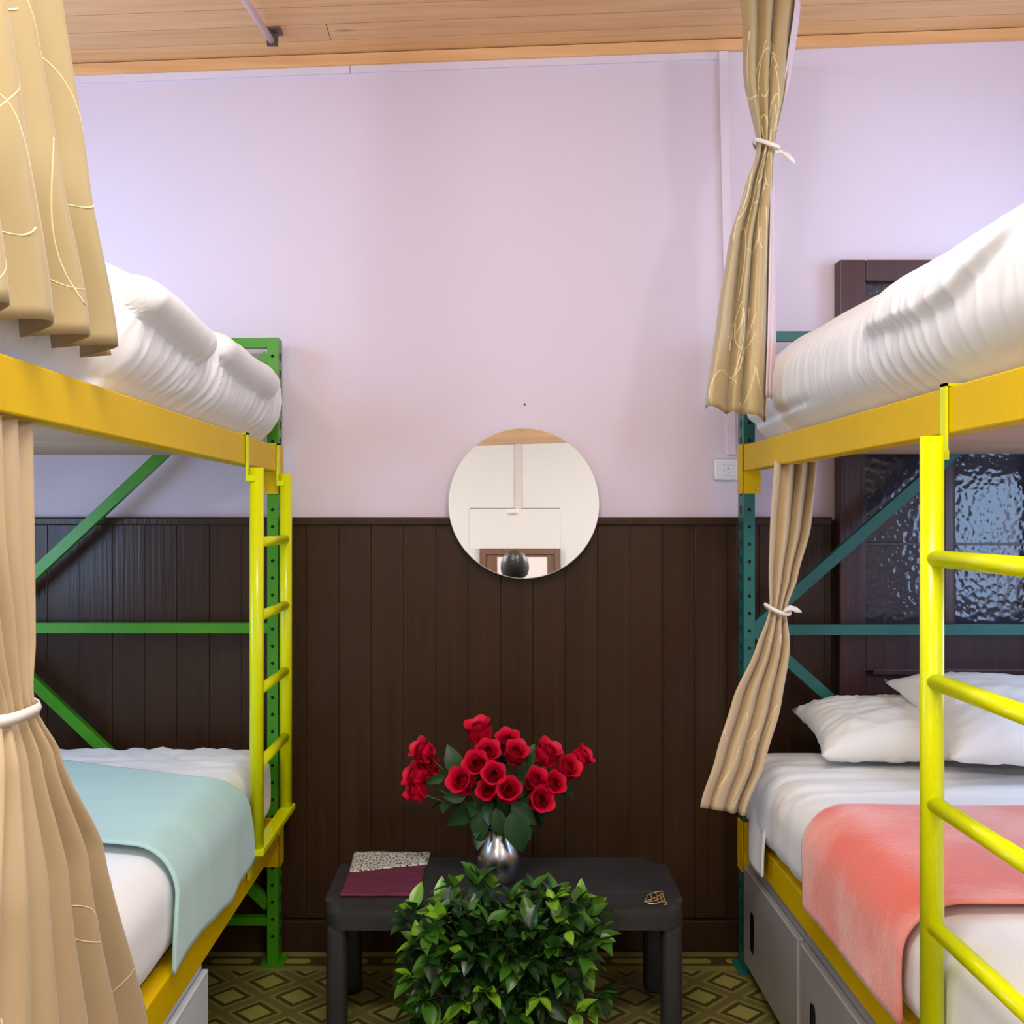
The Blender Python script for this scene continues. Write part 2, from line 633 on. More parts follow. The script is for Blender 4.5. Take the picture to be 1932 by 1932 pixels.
# wainscot: boards, cap rail, baseboard
WH = 1.32
DOOR_X0, DOOR_X1 = 1.052, 1.915
wb = box('trim_4', XL, XR, D - .004, D, 0, WH - .01, M['panel_groove'])
struct(wb, 'dark brown board wainscot')
bwid = .0985
me_cache = {}
x = XL
k = 0
while x < XR - .01:
    x1 = min(x + bwid, XR)
    if x1 > DOOR_X0 - .01 and x < DOOR_X1 + .01:
        if x < DOOR_X0 - .03:
            x1 = DOOR_X0 - .012
        elif x1 > DOOR_X1 + .03:
            pass
        else:
            x += bwid
            k += 1
            continue
    bm = bmesh.new()
    dth = .013 + .0012 * math.sin(k * 2.7)
    bm_box(bm, x + .0003, x1 - .0003, D - dth, D - .003, .10, WH - .022, .0012, 1)
    bm_obj('board', bm, M['panel'], wb)
    x += bwid
    k += 1
for (xa, xb) in ((XL, DOOR_X0 - .012), (DOOR_X1 + .012, XR)):
    struct(box('trim_5', xa, xb, D - .024, D, WH - .024, WH, M['panel'], bev=.004), 'dark brown cap rail on the wainscot')
    struct(box('baseboard_back', xa, xb, D - .022, D, 0, .095, M['panel'], bev=.004), 'dark brown baseboard')
struct(box('baseboard_left', XL, XL + .016, YB, D - .03, 0, .10, M['panel'], bev=.003))
struct(box('baseboard_right', XR - .016, XR, YB, D - .03, 0, .10, M['panel'], bev=.003))

# ------------------------------------------------------------------ door in the back wall (right, behind the bunk)
DT = 2.095
dy = D - .05
dr = empty('door_1', (DOOR_X0, D, 0))
struct(dr, 'dark maroon wooden door with frosted glass panes')


def dpart(name, x0, x1, z0, z1, y0, m, bev=.004, parent=None):
    o = box(name, x0, x1, y0, D - .002, z0, z1, m, None, bev)
    return keep(o, parent or dr)


gx0, gx1 = px(1622, 0, D).x, DOOR_X1 - .095
gt, gb = px(0, 538, D).z, px(0, 1184, D).z
dpart('stile', DOOR_X0, gx0, 0, DT, dy, M['door'])
dpart('stile', gx1, DOOR_X1, 0, DT, dy, M['door'])
dpart('top_rail', gx0, gx1, gt, DT, dy, M['door'])
dpart('lock_rail', gx0, gx1, px(0, 1262, D).z, gb, dy + .004, M['door'])
lp = dpart('lower_panel', gx0, gx1, .25, px(0, 1262, D).z, dy + .02, M['door'])
dpart('panel_moulding', gx0 + .02, gx1 - .02, px(0, 1268, D).z, px(0, 1258, D).z, dy - .004, M['door'], .002)
dpart('bottom_rail', gx0, gx1, 0, .25, dy, M['door'])
mx0 = px(1768, 0, D).x
dpart('mullion', mx0, mx0 + .034, gb, gt, dy + .004, M['door'])
zm = px(0, 1026, D).z
zu = px(0, 800, D).z
for (xa, xb) in ((gx0, mx0), (mx0 + .034, gx1)):
    for (za, zb_) in ((gb, zm - .004), (zm + .004, zu), (zu + .008, gt)):
        dpart('pane', xa, xb, za, zb_, dy + .026, M['glass'], 0)
    dpart('glazing_bar', xa, xb, zm - .004, zm + .004, dy + .018, M['door'], .001)
    dpart('glazing_bar', xa, xb, zu, zu + .008, dy + .018, M['door'], .001)

# ------------------------------------------------------------------ wall behind the camera (seen in the mirror)
# mirror scale at that wall
RS = F / (2 * D - YB)
HZ = 1179.0


def mpx(x, y):
    return ((x - VX) / RS, CAMH + (HZ - y) / RS)


d2 = empty('door_2', (.27, YB, 0))
struct(d2, 'brown entrance door with white panel, seen in the mirror')
xa, ztop = mpx(905, 1043)
xb, _ = mpx(1056, 1043)
fw = .055
M['door_brown'] = mat('warm_brown_door', (120, 88, 66), .45, col2=(104, 74, 54), nscale=(30, 30, 2))


def d2part(name, x0, x1, z0, z1, y1, m, bev=.003):
    return keep(box(name, x0, x1, YB + .001, y1, z0, z1, m, None, bev), d2)


d2part('frame_post', xa, xa + fw, 0, ztop, YB + .05, M['door_brown'])
d2part('frame_post', xb - fw, xb, 0, ztop, YB + .05, M['door_brown'])
d2part('frame_head', xa + fw, xb - fw, ztop - fw, ztop, YB + .05, M['door_brown'])
wx0, wz = mpx(938, 1059)
wx1, _ = mpx(1031, 1059)
d2part('leaf', xa + fw, xb - fw, 0, ztop - fw, YB + .03, M['door_brown'])
d2part('panel', wx0, wx1, 1.05, min(wz, ztop - fw - .01), YB + .036, M['lampw'])
_, zt = mpx(0, 967)
tx0, _ = mpx(886, 0)
tp = box('trim_6', tx0, xb, YB, YB + .012, ztop, zt, M['wall_rear'], None, .002)
struct(tp, 'white panel above the entrance door')
bar_ = box('trim_7', tx0, xb, YB, YB + .018, zt, zt + .008, mat('grey_seam', (150, 150, 138), .7))
struct(bar_, 'grey seam above the entrance door')
vx, _ = mpx(978, 0)
struct(prism('trim_8', [(vx - .028, YB, zt), (vx + .028, YB, zt), (vx + .028, YB + .02, zt), (vx - .028, YB + .02, zt)],
             [(vx - .028, YB, ceil_h(vx, YB)), (vx + .028, YB, ceil_h(vx, YB)), (vx + .028, YB + .02, ceil_h(vx, YB)), (vx - .028, YB + .02, ceil_h(vx, YB))],
             mat('grey_white_batten', (214, 214, 208), .6)), 'grey white batten above the entrance door')
# small printed notice over that door: only smudged grey strokes can be made out
nx, nz_ = mpx(968, 973)
sg = empty('door_sign', (nx, YB + .02, nz_ - .04))
keep(box('plate', nx - .055, nx + .055, YB + .012, YB + .020, nz_ - .045, nz_ + .03, M['lampw'], None, .002), sg)
gm = mat('faded_grey_print', (150, 148, 136), .7)
bm = bmesh.new()
for i in range(6):
    xx = nx - .045 + i * .0155
    bm_box(bm, xx, xx + .009, YB + .020, YB + .0205, nz_ - .034, nz_ - .008)
keep(bm_obj('print', bm, gm), sg)['kind'] = 'stuff'
tag(sg, 'small white notice with faded grey print above the reflected door', 'sign')

# ------------------------------------------------------------------ side windows and ceiling lamp (light sources of the room), added fill globes
for n, (xw, sgn, yc) in enumerate(((XL, 1, 2.08), (XR, -1, 2.00))):
    we = empty('window_%d' % (n + 1), (xw, yc, 1.62))
    struct(we, 'tall side window giving daylight into the bunks')
    y0, y1, z0, z1 = yc - .42, yc + .42, .92, 2.32
    xs = sorted((xw, xw + sgn * .03))
    keep(box('pane', *sorted((xw + sgn * .002, xw + sgn * .008)), y0 + .05, y1 - .05, z0 + .05, z1 - .05, M['daylight']), we)
    keep(box('frame', xs[0], xs[1], y0, y0 + .05, z0, z1, M['white_trim']), we)
    keep(box('frame', xs[0], xs[1], y1 - .05, y1, z0, z1, M['white_trim']), we)
    keep(box('frame', xs[0], xs[1], y0 + .05, y1 - .05, z1 - .05, z1, M['white_trim']), we)
    keep(box('sill', xs[0], xs[1], y0 + .05, y1 - .05, z0, z0 + .05, M['white_trim']), we)

for nm, yy in (('over the aisle', .55),):
    zc = min(ceil_h(-.6, yy), ceil_h(.7, yy))
    e = empty('ceiling_lamp', (.05, yy, zc))
    keep(prism('housing', [(-.56, yy - .18, 2.775 if yy > 0 else 2.83), (.66, yy - .18, 2.775 if yy > 0 else 2.83), (.66, yy + .18, 2.775 if yy > 0 else 2.83), (-.56, yy + .18, 2.775 if yy > 0 else 2.83)],
               [(-.56, yy - .18, ceil_h(-.56, yy - .18)), (.66, yy - .18, ceil_h(.66, yy - .18)), (.66, yy + .18, ceil_h(.66, yy + .18)), (-.56, yy + .18, ceil_h(-.56, yy + .18))], M['lampw']), e)
    zz = 2.775 if yy > 0 else 2.83
    keep(box('diffuser', -.54, .64, yy - .165, yy + .165, zz - .035, zz, M['diffuser'], None, .008), e)
    tag(e, 'long white ceiling lamp %s' % nm, 'lamp')

# two added globes, unseen behind the camera, brightening the mirrored wall and giving fill
M['globe'] = emis('added_fill_globe_glow', (246, 248, 255), 86.0)
for gx, lab in ((-1.05, 'added fill light globe on the green bunk side of the entrance door'), (1.35, 'added fill light globe on the teal bunk side of the entrance door')):
    gy, gz, gr = -1.2, 2.30, .12
    e = empty('added_fill_globe', (gx, gy, gz))
    prof = [(gr * math.sin(PI * k / 16) if 0 < k < 16 else .0005, -gr * math.cos(PI * k / 16)) for k in range(17)]
    keep(lathe('globe', prof, M['globe'], None, 24, (gx, gy, gz)), e)
    keep(tube('cord', [(gx, gy, gz + gr + .02), (gx, gy, ceil_h(gx, gy) - .02)], .004, M['black'], seg=8), e)
    keep(lathe('cap', [(.03, gr - .006), (.034, gr + .004), (.02, gr + .03), (.006, gr + .04)], M['lampw'], None, 20, (gx, gy, gz)), e)
    keep(lathe('ceiling_rose', [(.045, 0), (.05, .01), (.05, .04)], M['lampw'], None, 20, (gx, gy, ceil_h(gx, gy) - .035)), e)
    tag(e, lab, 'lamp')

# ------------------------------------------------------------------ bunk beds (boltless rack frames)
UB0, UB1 = 1.454, 1.529       # upper beam bottom / top
LB0, LB1 = .356, .431         # lower beam
YN = .78                      # near end of the beds (out of frame)


def post(parent, xa, xb, ya, yb, h, m, side, front_holes=True):
    """open C-section upright: front flange, aisle web, back flange; rows of punched holes"""
    t = .0035
    bm = bmesh.new()
    bm_box(bm, xa, xb, ya, ya + t, 0, h)
    if side > 0:
        bm_box(bm, xb - t, xb, ya + t, yb, 0, h)
    else:
        bm_box(bm, xa, xa + t, ya + t, yb, 0, h)
    bm_box(bm, xa, xb, yb - t, yb, 0, h)
    p = keep(bm_obj('post', bm, m), parent)
    bm = bmesh.new()
    z = .085
    xc = (xa + xb) / 2
    while z < h - .02:
        r = bmesh.ops.create_circle(bm, cap_ends=True, radius=.0052, segments=10)
        bmesh.ops.rotate(bm, verts=r['verts'], cent=(0, 0, 0), matrix=Matrix.Rotation(PI / 2, 3, 'X'))
        bmesh.ops.translate(bm, verts=r['verts'], vec=(xc, ya - .0006, z))
        xs = xb + .0006 if side > 0 else xa - .0006
        yc = (ya + yb) / 2
        vs = [bm.verts.new((xs, yc - .006, z - .012)), bm.verts.new((xs, yc + .006, z - .012)), bm.verts.new((xs, yc + .008, z + .012)), bm.verts.new((xs, yc - .008, z + .012))]
        bm.faces.new(vs)
        z += .0503
    hh = keep(bm_obj('punched_holes', bm, M['hole']), p)
    hh['kind'] = 'stuff'
    return p


def bunk(name, label, x_out, side, ya, yb, width, m, top, kx_out):
    """side=+1: aisle is on +x side of the bed (left bunk). x_out = aisle face of the posts."""
    e = empty(name, (x_out - side * width / 2, (YN + yb) / 2, 0))
    pw = .032
    xi = x_out - side * pw
    xo = x_out - side * width            # far-side outer face
    for (y0, y1) in ((ya, yb), (YN - .055, YN)):
        post(e, min(x_out, xi), max(x_out, xi), y0, y1, top, m, side)
        post(e, min(xo, xo + side * pw), max(xo, xo + side * pw), y0, y1, top, m, -side)
        yc = y0 + .02
        xa2, xb2 = sorted((xi, xo + side * pw))
        for zc, hh in ((top - .014, .028), (.992, .030), (.125, .024)):
            keep(box('cross_bar', xa2, xb2, yc - .012, yc + .012, zc - hh / 2, zc + hh / 2, m), e)
        kx, fx = (xi, xo + side * pw) if kx_out else (xo + side * pw, xi)
        for z1 in (1.80, .17):
            keep(bar('diagonal_brace', (kx, yc, .992), (fx, yc, z1), .032, .022, m), e)
        # foot plates
        for xx in (x_out - side * .016, xo + side * .016):
            keep(box('foot_plate', xx - .034, xx + .034, y0 - .02, y1 + .004, 0.0005, .006, m), e)
    # beams
    for (z0, z1) in ((UB0, UB1), (LB0, LB1)):
        for xx, sd in ((x_out + side * .003, side), (xo - side * .003, -side)):
            xa2, xb2 = sorted((xx, xx - sd * .042))
            bm_ = keep(box('beam', xa2, xb2, YN + .004, ya - .001, z0, z1, M['yellow'], None, .003), e)
            # end connectors: L plates clipped on the front of the far post
            for yk, s2 in ((ya, -1),):
                xa3, xb3 = sorted((xx + sd * .002, xx - sd * .05))
                cn = keep(box('connector', xa3, xb3, yk - .006, yk - .001, z0 - .065, z1 + .004, M['yellow']), e)
                xa4, xb4 = sorted((xx, xx + sd * .004))
                keep(box('connector_flange', xa4, xb4, yk - .006, yk + .045, z0 - .065, z1 + .004, M['yellow']), cn)
                bt = tube('bolt', [(xx - sd * .04, yk - .010, z0 - .052), (xx - sd * .04, yk - .006, z0 - .052)], .0045, M['bolt'])
                keep(bt, cn)
    # decks
    xa2, xb2 = sorted((x_out - side * .045, xo + side * .045))
    for nm, z0 in (('upper_deck', UB1 - .026), ('lower_deck', LB1 - .026)):
        keep(box(nm, xa2, xb2, YN + .01, ya - .012, z0, z0 + .02, M['deck']), e)
    tag(e, label, 'bunk bed')
    return e


LX, RX = -.624, .738
bunk('bunk_bed', 'bunk bed on bright green rack uprights with yellow beams', LX, 1, 2.812, 2.866, .93, M['green'], 1.850, False)
bunk('bunk_bed', 'bunk bed on dark teal rack uprights with yellow beams', RX, -1, 2.770, 2.834, .98, M['teal'], 1.862, True)


# ------------------------------------------------------------------ ladders hung on the upper beams
def ladder(label, xb, side, yn, yf, ztop=1.447, off=.006, sy=0.):
    """xb = aisle face of the beam; stiles stand off it"""
    r = .0178
    xs = xb + side * (r + off)
    e = empty('bunk_ladder', (xs, (yn + yf) / 2, .45))
    for y in (yn, yf):
        s = keep(tube('stile', [(xs, y, .452), (xs, y, ztop)], r, M['lime'], seg=20), e)
        # flat hook strap over the beam
        bm = bmesh.new()
        xa, xb2 = sorted((xb + side * .0015, xb + side * .0065))
        bm_box(bm, xa, xb2, y - .024 + sy, y - .006 + sy, ztop - .035, UB1 + .006)
        xa, xb2 = sorted((xb - side * .046, xb + side * .0065))
        bm_box(bm, xa, xb2, y - .024 + sy, y - .006 + sy, UB1 + .001, UB1 + .006)
        xa, xb2 = sorted((xb + side * .0015, xs))
        bm_box(bm, xa, xb2, y - .022 + sy * .9, y - .008 + sy * .9, ztop - .035, ztop - .020)
        keep(bm_obj('hook_strap', bm, M['lime']), e)
        xa, xb2 = sorted((xb + side * .003, xb + side * .009))
        keep(box('tab', xa, xb2, y - .016, y + .016, .395, .458, M['lime']), e)
    for k in range(5):
        z = 1.2555 - .192 * k
        if z < .5:
            break
        keep(tube('rung', [(xs, yn, z), (xs, yf, z)], .0135, M['lime'], seg=16), e)
    xa, xb2 = sorted((xb + side * .009, xs + side * .022))
    keep(box('bottom_step', xa, xb2, yn - .02, yf + .03, .458, .474, M['lime'], None, .002), e)
    tag(e, label, 'ladder')
    return e


ladder('lime yellow ladder hung on the bunk with green uprights', LX + .003, 1, 2.445, 2.795)
ladder('lime yellow ladder hung on the bunk with teal uprights', RX - .003, -1, 1.150, 1.500, off=.022, sy=.05)


# ------------------------------------------------------------------ soft goods
def soft_box(name, x0, x1, y0, y1, z0, z1, r, nx, ny, nz, disp, m, parent=None):
    hx, hy, hz = (x1 - x0) / 2, (y1 - y0) / 2, (z1 - z0) / 2
    c = Vector(((x0 + x1) / 2, (y0 + y1) / 2, (z0 + z1) / 2))
    idx = {}
    vs, fs = [], []

    def vert(i, j, k):
        key = (i, j, k)
        if key in idx:
            return idx[key]
        p = Vector((-hx + 2 * hx * i / nx, -hy + 2 * hy * j / ny, -hz + 2 * hz * k / nz))
        inn = Vector((max(-hx + r, min(hx - r, p.x)), max(-hy + r, min(hy - r, p.y)), max(-hz + r, min(hz - r, p.z))))
        d = p - inn
        if d.length < 1e-9:
            d = Vector((0, 0, 1))
        n = d.normalized()
        q = inn + n * r + c
        if disp:
            q = q + disp(q, n)
        idx[key] = len(vs)
        vs.append(q)
        return idx[key]

    for j in range(ny):
        for k in range(nz):
            fs.append((vert(0, j, k), vert(0, j, k + 1), vert(0, j + 1, k + 1), vert(0, j + 1, k)))
            fs.append((vert(nx, j, k), vert(nx, j + 1, k), vert(nx, j + 1, k + 1), vert(nx, j, k + 1)))
    for i in range(nx):
        for k in range(nz):
            fs.append((vert(i, 0, k), vert(i + 1, 0, k), vert(i + 1, 0, k + 1), vert(i, 0, k + 1)))
            fs.append((vert(i, ny, k), vert(i, ny, k + 1), vert(i + 1, ny, k + 1), vert(i + 1, ny, k)))
    for i in range(nx):
        for j in range(ny):
            fs.append((vert(i, j, 0), vert(i, j + 1, 0), vert(i + 1, j + 1, 0), vert(i + 1, j, 0)))
            fs.append((vert(i, j, nz), vert(i + 1, j, nz), vert(i + 1, j + 1, nz), vert(i, j + 1, nz)))
    return mesh_obj(name, vs, fs, m, parent)


def capsule(p, a, b, r):
    ab = b - a
    t = max(0., min(1., (p - a).dot(ab) / ab.length_squared))
    d = (p - a - ab * t).length
    return 0. if d >= r else math.sqrt(1 - (d / r) ** 2)


def pull(y, z, f=14., sharp=2.):
    """thin pulled creases running mostly vertically"""
    v = 1 - abs(ns(y * f + 1.5 * ns(y * 3, z * 3), z * 3.0, 3.1))
    v2 = 1 - abs(ns(y * f * 1.9 + 2.2 * ns(y * 4, z * 5), z * 3.6, 8.1))
    return v ** (sharp * 3) + .6 * v2 ** 7


# --- left upper duvet
la, lb = Vector((-.60, 1.64, 1.705)), Vector((-.60, 1.93, 1.672))
lc, ld = Vector((-.60, 2.12, 1.70)), Vector((-.60, 2.52, 1.672))


def disp_lu(q, n):
    d = n * (.008 * ns(q.x * 3, q.y * 3, q.z * 4))
    if n.x > .3:
        w = min(1, (n.x - .3) / .4)
        sideb = -.030 * ((q.z - 1.65) / .12) ** 2 * (1 if q.z < 1.65 else .6)
        cr = .0115 * pull(q.y + .5 * (1.65 - q.z), q.z, 19) * sstep(1.755, 1.66, q.z)
        b = .048 * capsule(q, la, lb, .042) + .042 * capsule(q, lc, ld, .042)
        cr *= (1 - .8 * min(1, b / .03)) * (.35 + 1.3 * max(0, ns(q.y * 3.1, q.z * 4, 6) + .15))
        back = -.075 * sstep(1.64, 1.52, q.y)
        d += Vector((1, 0, .1)) * w * (sideb + cr + b + back)
    if n.z > .2:
        d += Vector((0, 0, 1)) * .012 * ns(q.x * 5, q.y * 5)
    if n.y > .4:
        d += Vector((0, 1, 0)) * (.004 * ns(q.x * 12, q.z * 8) - .008)
    return d


e = empty('duvet', (-1.08, 1.8, UB1))
keep(soft_box('quilt', -1.50, -.600, YN + .04, 2.800, UB1 + .002, 1.768, .085, 30, 380, 40, disp_lu, M['duvet']), e)
tag(e, 'puffy white duvet on the upper deck of the green bunk', 'duvet')

# --- right upper duvet
RL_ = [Vector((.71, 1.83, 1.668)), Vector((.71, 1.57, 1.652)), Vector((.71, 1.45, 1.662)), Vector((.71, 1.30, 1.722))]


def disp_ru(q, n):
    d = n * (.008 * ns(q.x * 3, q.y * 3, q.z * 4 + 9))
    if n.x < -.25:
        w = min(1, (-n.x - .25) / .4)
        # fold-over line
        y = q.y
        zl = None
        for a_, b2 in zip(RL_[:-1], RL_[1:]):
            if b2.y <= y <= a_.y:
                t = (a_.y - y) / (a_.y - b2.y)
                zl = a_.z + (b2.z - a_.z) * t
        if y < 1.30:
            zl = 1.73
        fold = 0
        if zl is not None:
            fold = .022 * sstep(zl - .014, zl + .010, q.z) * sstep(1.86, 1.74, y)
        sideb = -.030 * ((q.z - 1.65) / .12) ** 2
        seam = -.012 * math.exp(-((q.z - 1.585 - .004 * math.sin(y * 9)) / .008) ** 2) * sstep(2.1, 2.3, y)
        cr = .0065 * pull(q.y + .15 * q.z, q.z, 20) * (.35 + .65 * sstep(1.76, 1.60, q.z)) * (.4 + 1.3 * max(0, ns(q.y * 2.7, q.z * 3, 2) + .2))
        d += Vector((-1, 0, .1)) * w * (sideb + cr + fold + seam)
    if n.z > .2:
        d += Vector((0, 0, 1)) * (.014 * ns(q.x * 5, q.y * 4, 5) + .012 * sstep(1.0, 1.5, q.x))
    if n.y > .4:
        d += Vector((0, 1, 0)) * (.004 * ns(q.x * 12, q.z * 8))
    return d


e = empty('duvet', (1.2, 1.8, UB1))
keep(soft_box('quilt', .712, 1.64, YN + .04, 2.735, UB1 + .002, 1.775, .095, 30, 380, 40, disp_ru, M['duvet']), e)
tag(e, 'puffy white duvet on the upper deck of the teal bunk', 'duvet')


# --- lower mattresses with fitted sheets
def disp_ll(q, n):
    d = Vector((0, 0, 0))
    if n.z > .2:
        far = sstep(2.35, 2.62, q.y)
        d += Vector((0, 0, 1)) * (.004 * ns(q.x * 4, q.y * 4) + far * (.012 * (1 - abs(ns(q.x * 9, q.y * 14))) + .01 * ns(q.x * 22, q.y * 30)))
    if n.x > .4:
        d += Vector((.003 * ns(q.y * 7, q.z * 6), 0, 0))
    return d


e = empty('mattress', (-1.08, 1.8, LB1))
keep(soft_box('sheet', -1.51, -.626, YN + .02, 2.795, LB1 + .001, .648, .075, 40, 150, 16, disp_ll, M['sheet']), e)
tag(e, 'white sheeted mattress on the lower deck of the green bunk', 'mattress')


def disp_rl(q, n):
    d = Vector((0, 0, 0))
    if n.z > .15:
        far = sstep(2.2, 2.35, q.y)
        cr = (1 - abs(ns(q.x * 1.6 + .3 * ns(q.y * 4), q.y * 17))) ** 4
        d += Vector((0, 0, 1)) * (.003 * ns(q.x * 4, q.y * 4, 8) + far * .010 * cr)
    if n.x < -.3:
        cr = (1 - abs(ns(q.y * 15 + q.z * 5, q.z * 1.6, 2))) ** 4
        d += Vector((-1, 0, 0)) * (.003 * ns(q.y * 7, q.z * 6) + .010 * cr * sstep(2.2, 2.35, q.y))
    return d


e = empty('mattress', (1.2, 1.8, LB1))
keep(soft_box('sheet', .716, 1.65, YN + .02, 2.752, LB1 + .001, .650, .08, 40, 190, 18, disp_rl, M['sheet']), e)
# loose corner flap of the sheet hanging at the foot corner
fl = []
ff = []
NU, NV = 14, 22
for j in range(NV + 1):
    t = j / NV
    z = .615 - t * .225
    for i in range(NU + 1):
        u = i / NU
        y = 2.62 - u * (.165 - .02 * t)
        x = .708 - .006 * math.sin(PI * u) + .006 * t + .006 * math.sin(u * 9 + 1) * t
        x += .040 * (1 - t) ** 3
        fl.append((x, y, z + .012 * math.sin(u * 6)))
for j in range(NV):
    for i in range(NU):
        a = j * (NU + 1) + i
        ff.append((a, a + 1, a + NU + 2, a + NU + 1))
fo = mesh_obj('sheet_flap', fl, ff, M['sheet'])
sm = fo.modifiers.new('thick', 'SOLIDIFY'); sm.thickness = .006
keep(fo, e)
tag(e, 'white sheeted mattress on the lower deck of the teal bunk', 'mattress')


# --- throws: a strip that crosses the top and hangs down the aisle side
def throw(name, label, x_in, x_edge, side, ztop, r, zhem, yfar, ynear, m, off=.012, hem=None, wr=.004):
    rr = r + off
    xe = x_edge + side * off
    zt = ztop + off
    L1 = abs(xe - x_in) - rr
    L2 = rr * PI / 2
    NS, NW = 84, 60
    vs, fs = [], []
    for i in range(NS + 1):
        u = i / NS
        for j in range(NW + 1):
            t = j / NW
            zh = hem(t) if hem else zhem
            L3 = (zt - rr) - zh
            s = u * (L1 + L2 + L3)
            if s < L1:
                x, z, nx, nz = x_in + side * s, zt, 0, 1
            elif s < L1 + L2:
                a = (s - L1) / rr
                x = xe - side * rr + side * rr * math.sin(a)
                z = zt - rr + rr * math.cos(a)
                nx, nz = side * math.sin(a), math.cos(a)
            else:
                x, z, nx, nz = xe, zt - rr - (s - L1 - L2), side, 0
            uu = s
            yf, yn = yfar(s, L1), ynear(s, L1)
            y = yn + (yf - yn) * t
            lift = wr * (1 + ns(s * 5, y * 6, 4)) + (.010 * (ns(y * 9, s * 1.5, 7)) * sstep(L1 + L2, L1 + L2 + L3, s) if nx else 0)
            lift = max(lift, 0)
            vs.append((x + nx * lift, y, z + nz * lift))
    for i in range(NS):
        for j in range(NW):
            a = i * (NW + 1) + j
            f = (a, a + 1, a + NW + 2, a + NW + 1)
            fs.append(f if side > 0 else f[::-1])
    o = mesh_obj(name, vs, fs, m)
    sm = o.modifiers.new('thick', 'SOLIDIFY')
    sm.thickness = .007
    sm.offset = -1
    tag(o, label, 'blanket')
    return o


throw('throw_blanket', 'pale aqua throw across the lower mattress of the green bunk', -1.46, -.626, 1, .654, .075, .42,
      lambda s, L: 2.66 - .30 * min(s, L) / L + .07 * sstep(L, L + .2, s), lambda s, L: 1.95 - .08 * sstep(L * .6, L + .1, s) - .03 * sstep(L, L + .3, s), M['aqua'],
      hem=lambda t: .436 + .010 * t + .012 * math.sin(t * 7))
throw('throw_blanket', 'coral plush throw across the lower mattress of the teal bunk', 1.60, .716, -1, .656, .08, .42,
      lambda s, L: 2.125 + .01 * sstep(L * .5, L, s) - .03 * sstep(L, L + .3, s), lambda s, L: 1.60 + .02 * sstep(L, L + .2, s), M['coral'],
      hem=lambda t: .456 + .004 * math.sin(t * 9))


# --- pillows
def pillow(label, center, a, b, c, rotz, tiltx, tilty, seed, pinch=.10):
    N = 40
    vs, fs = [], []
    for sgn in (1, -1):
        for i in range(N + 1):
            for j in range(N + 1):
                u, v = -1 + 2 * i / N, -1 + 2 * j / N
                x = a * u * (1 - pinch * (1 - v * v))
                y = b * v * (1 - pinch * (1 - u * u))
                g = max(0, (1 - u ** 4) * (1 - v ** 4))
                h = c * (g ** .55) * (1 if sgn > 0 else .55)
                wv = .010 * ns(u * 3 + seed, v * 3) * g + .010 * (1 - abs(ns(u * 5 + seed, v * 5, 2))) ** 3 * (1 - g * .5)
                vs.append((x, y, sgn * h + wv))
    M1 = (N + 1) * (N + 1)
    for k in range(2):
        for i in range(N):
            for j in range(N):
                a_ = k * M1 + i * (N + 1) + j
                f = (a_, a_ + N + 1, a_ + N + 2, a_ + 1)
                fs.append(f if k == 0 else f[::-1])
    o = mesh_obj('pillow', vs, fs, M['pillow'])
    bm = bmesh.new()
    bm.from_mesh(o.data)
    bmesh.ops.remove_doubles(bm, verts=bm.verts, dist=.0004)
    bmesh.ops.recalc_face_normals(bm, faces=bm.faces)
    bm.to_mesh(o.data)
    bm.free()
    o.rotation_euler = (tiltx, tilty, rotz)
    o.location = center
    tag(o, label, 'pillow', 'pillows on the teal bunk')
    return o


pillow('white pillow lying under the other, its pointed corner beside the teal brace', (1.105, 2.615, .728), .235, .155, .078, math.radians(-4), math.radians(12), math.radians(-2), 3.0)
pillow('white pillow lying on top of the other behind the ladder rungs', (1.475, 2.50, .775), .37, .20, .085, math.radians(2), math.radians(19), math.radians(3), 8.0)


# ------------------------------------------------------------------ curtains
def interp(keys, h):
    """keys sorted top to bottom: (h, cx, cy, ax, ay, bx, by)"""
    if h >= keys[0][0]:
        return keys[0][1:]
    for i, (k0, k1) in enumerate(zip(keys[:-1], keys[1:])):
        if k1[0] <= h <= k0[0]:
            t = (k0[0] - h) / (k0[0] - k1[0])
            # smooth: catmull-rom style with clamped neighbours
            km = keys[max(i - 1, 0)]
            kp = keys[min(i + 2, len(keys) - 1)]
            out = []
            for c in range(1, 7):
                p0, p1, p2, p3 = km[c], k0[c], k1[c], kp[c]
                m1 = (p2 - p0) * .35
                m2 = (p3 - p1) * .35
                t2, t3 = t * t, t * t * t
                out.append((2 * t3 - 3 * t2 + 1) * p1 + (t3 - 2 * t2 + t) * m1 + (-2 * t3 + 3 * t2) * p2 + (t3 - t2) * m2)
            return out
    return keys[-1][1:]


def curtain_fn(keys, n, ph=0., seed=0., hemvar=.0, zslope=0.):
    def P(s, v):
        h = keys[0][0] + (keys[-1][0] - keys[0][0]) * v
        cx, cy, ax, ay, bx, by = interp(keys, h)
        q = 2 * s - 1
        fi = 2 * PI * n * s + ph + 1.7 * ns(s * 4 + seed, v * 1.3, seed)
        sn = 2 * abs(math.sin(fi / 2)) ** .9 - 1
        am = .75 + .45 * ns(s * n * .7 + seed, v * 1.7, 5.5)
        om = 0.
        zz = h + hemvar * v * sn * 1.0 + zslope * q * v ** 3
        return Vector((cx + ax * (q + om) + bx * sn * am, cy + ay * (q + om) + by * sn * am, zz))
    return P


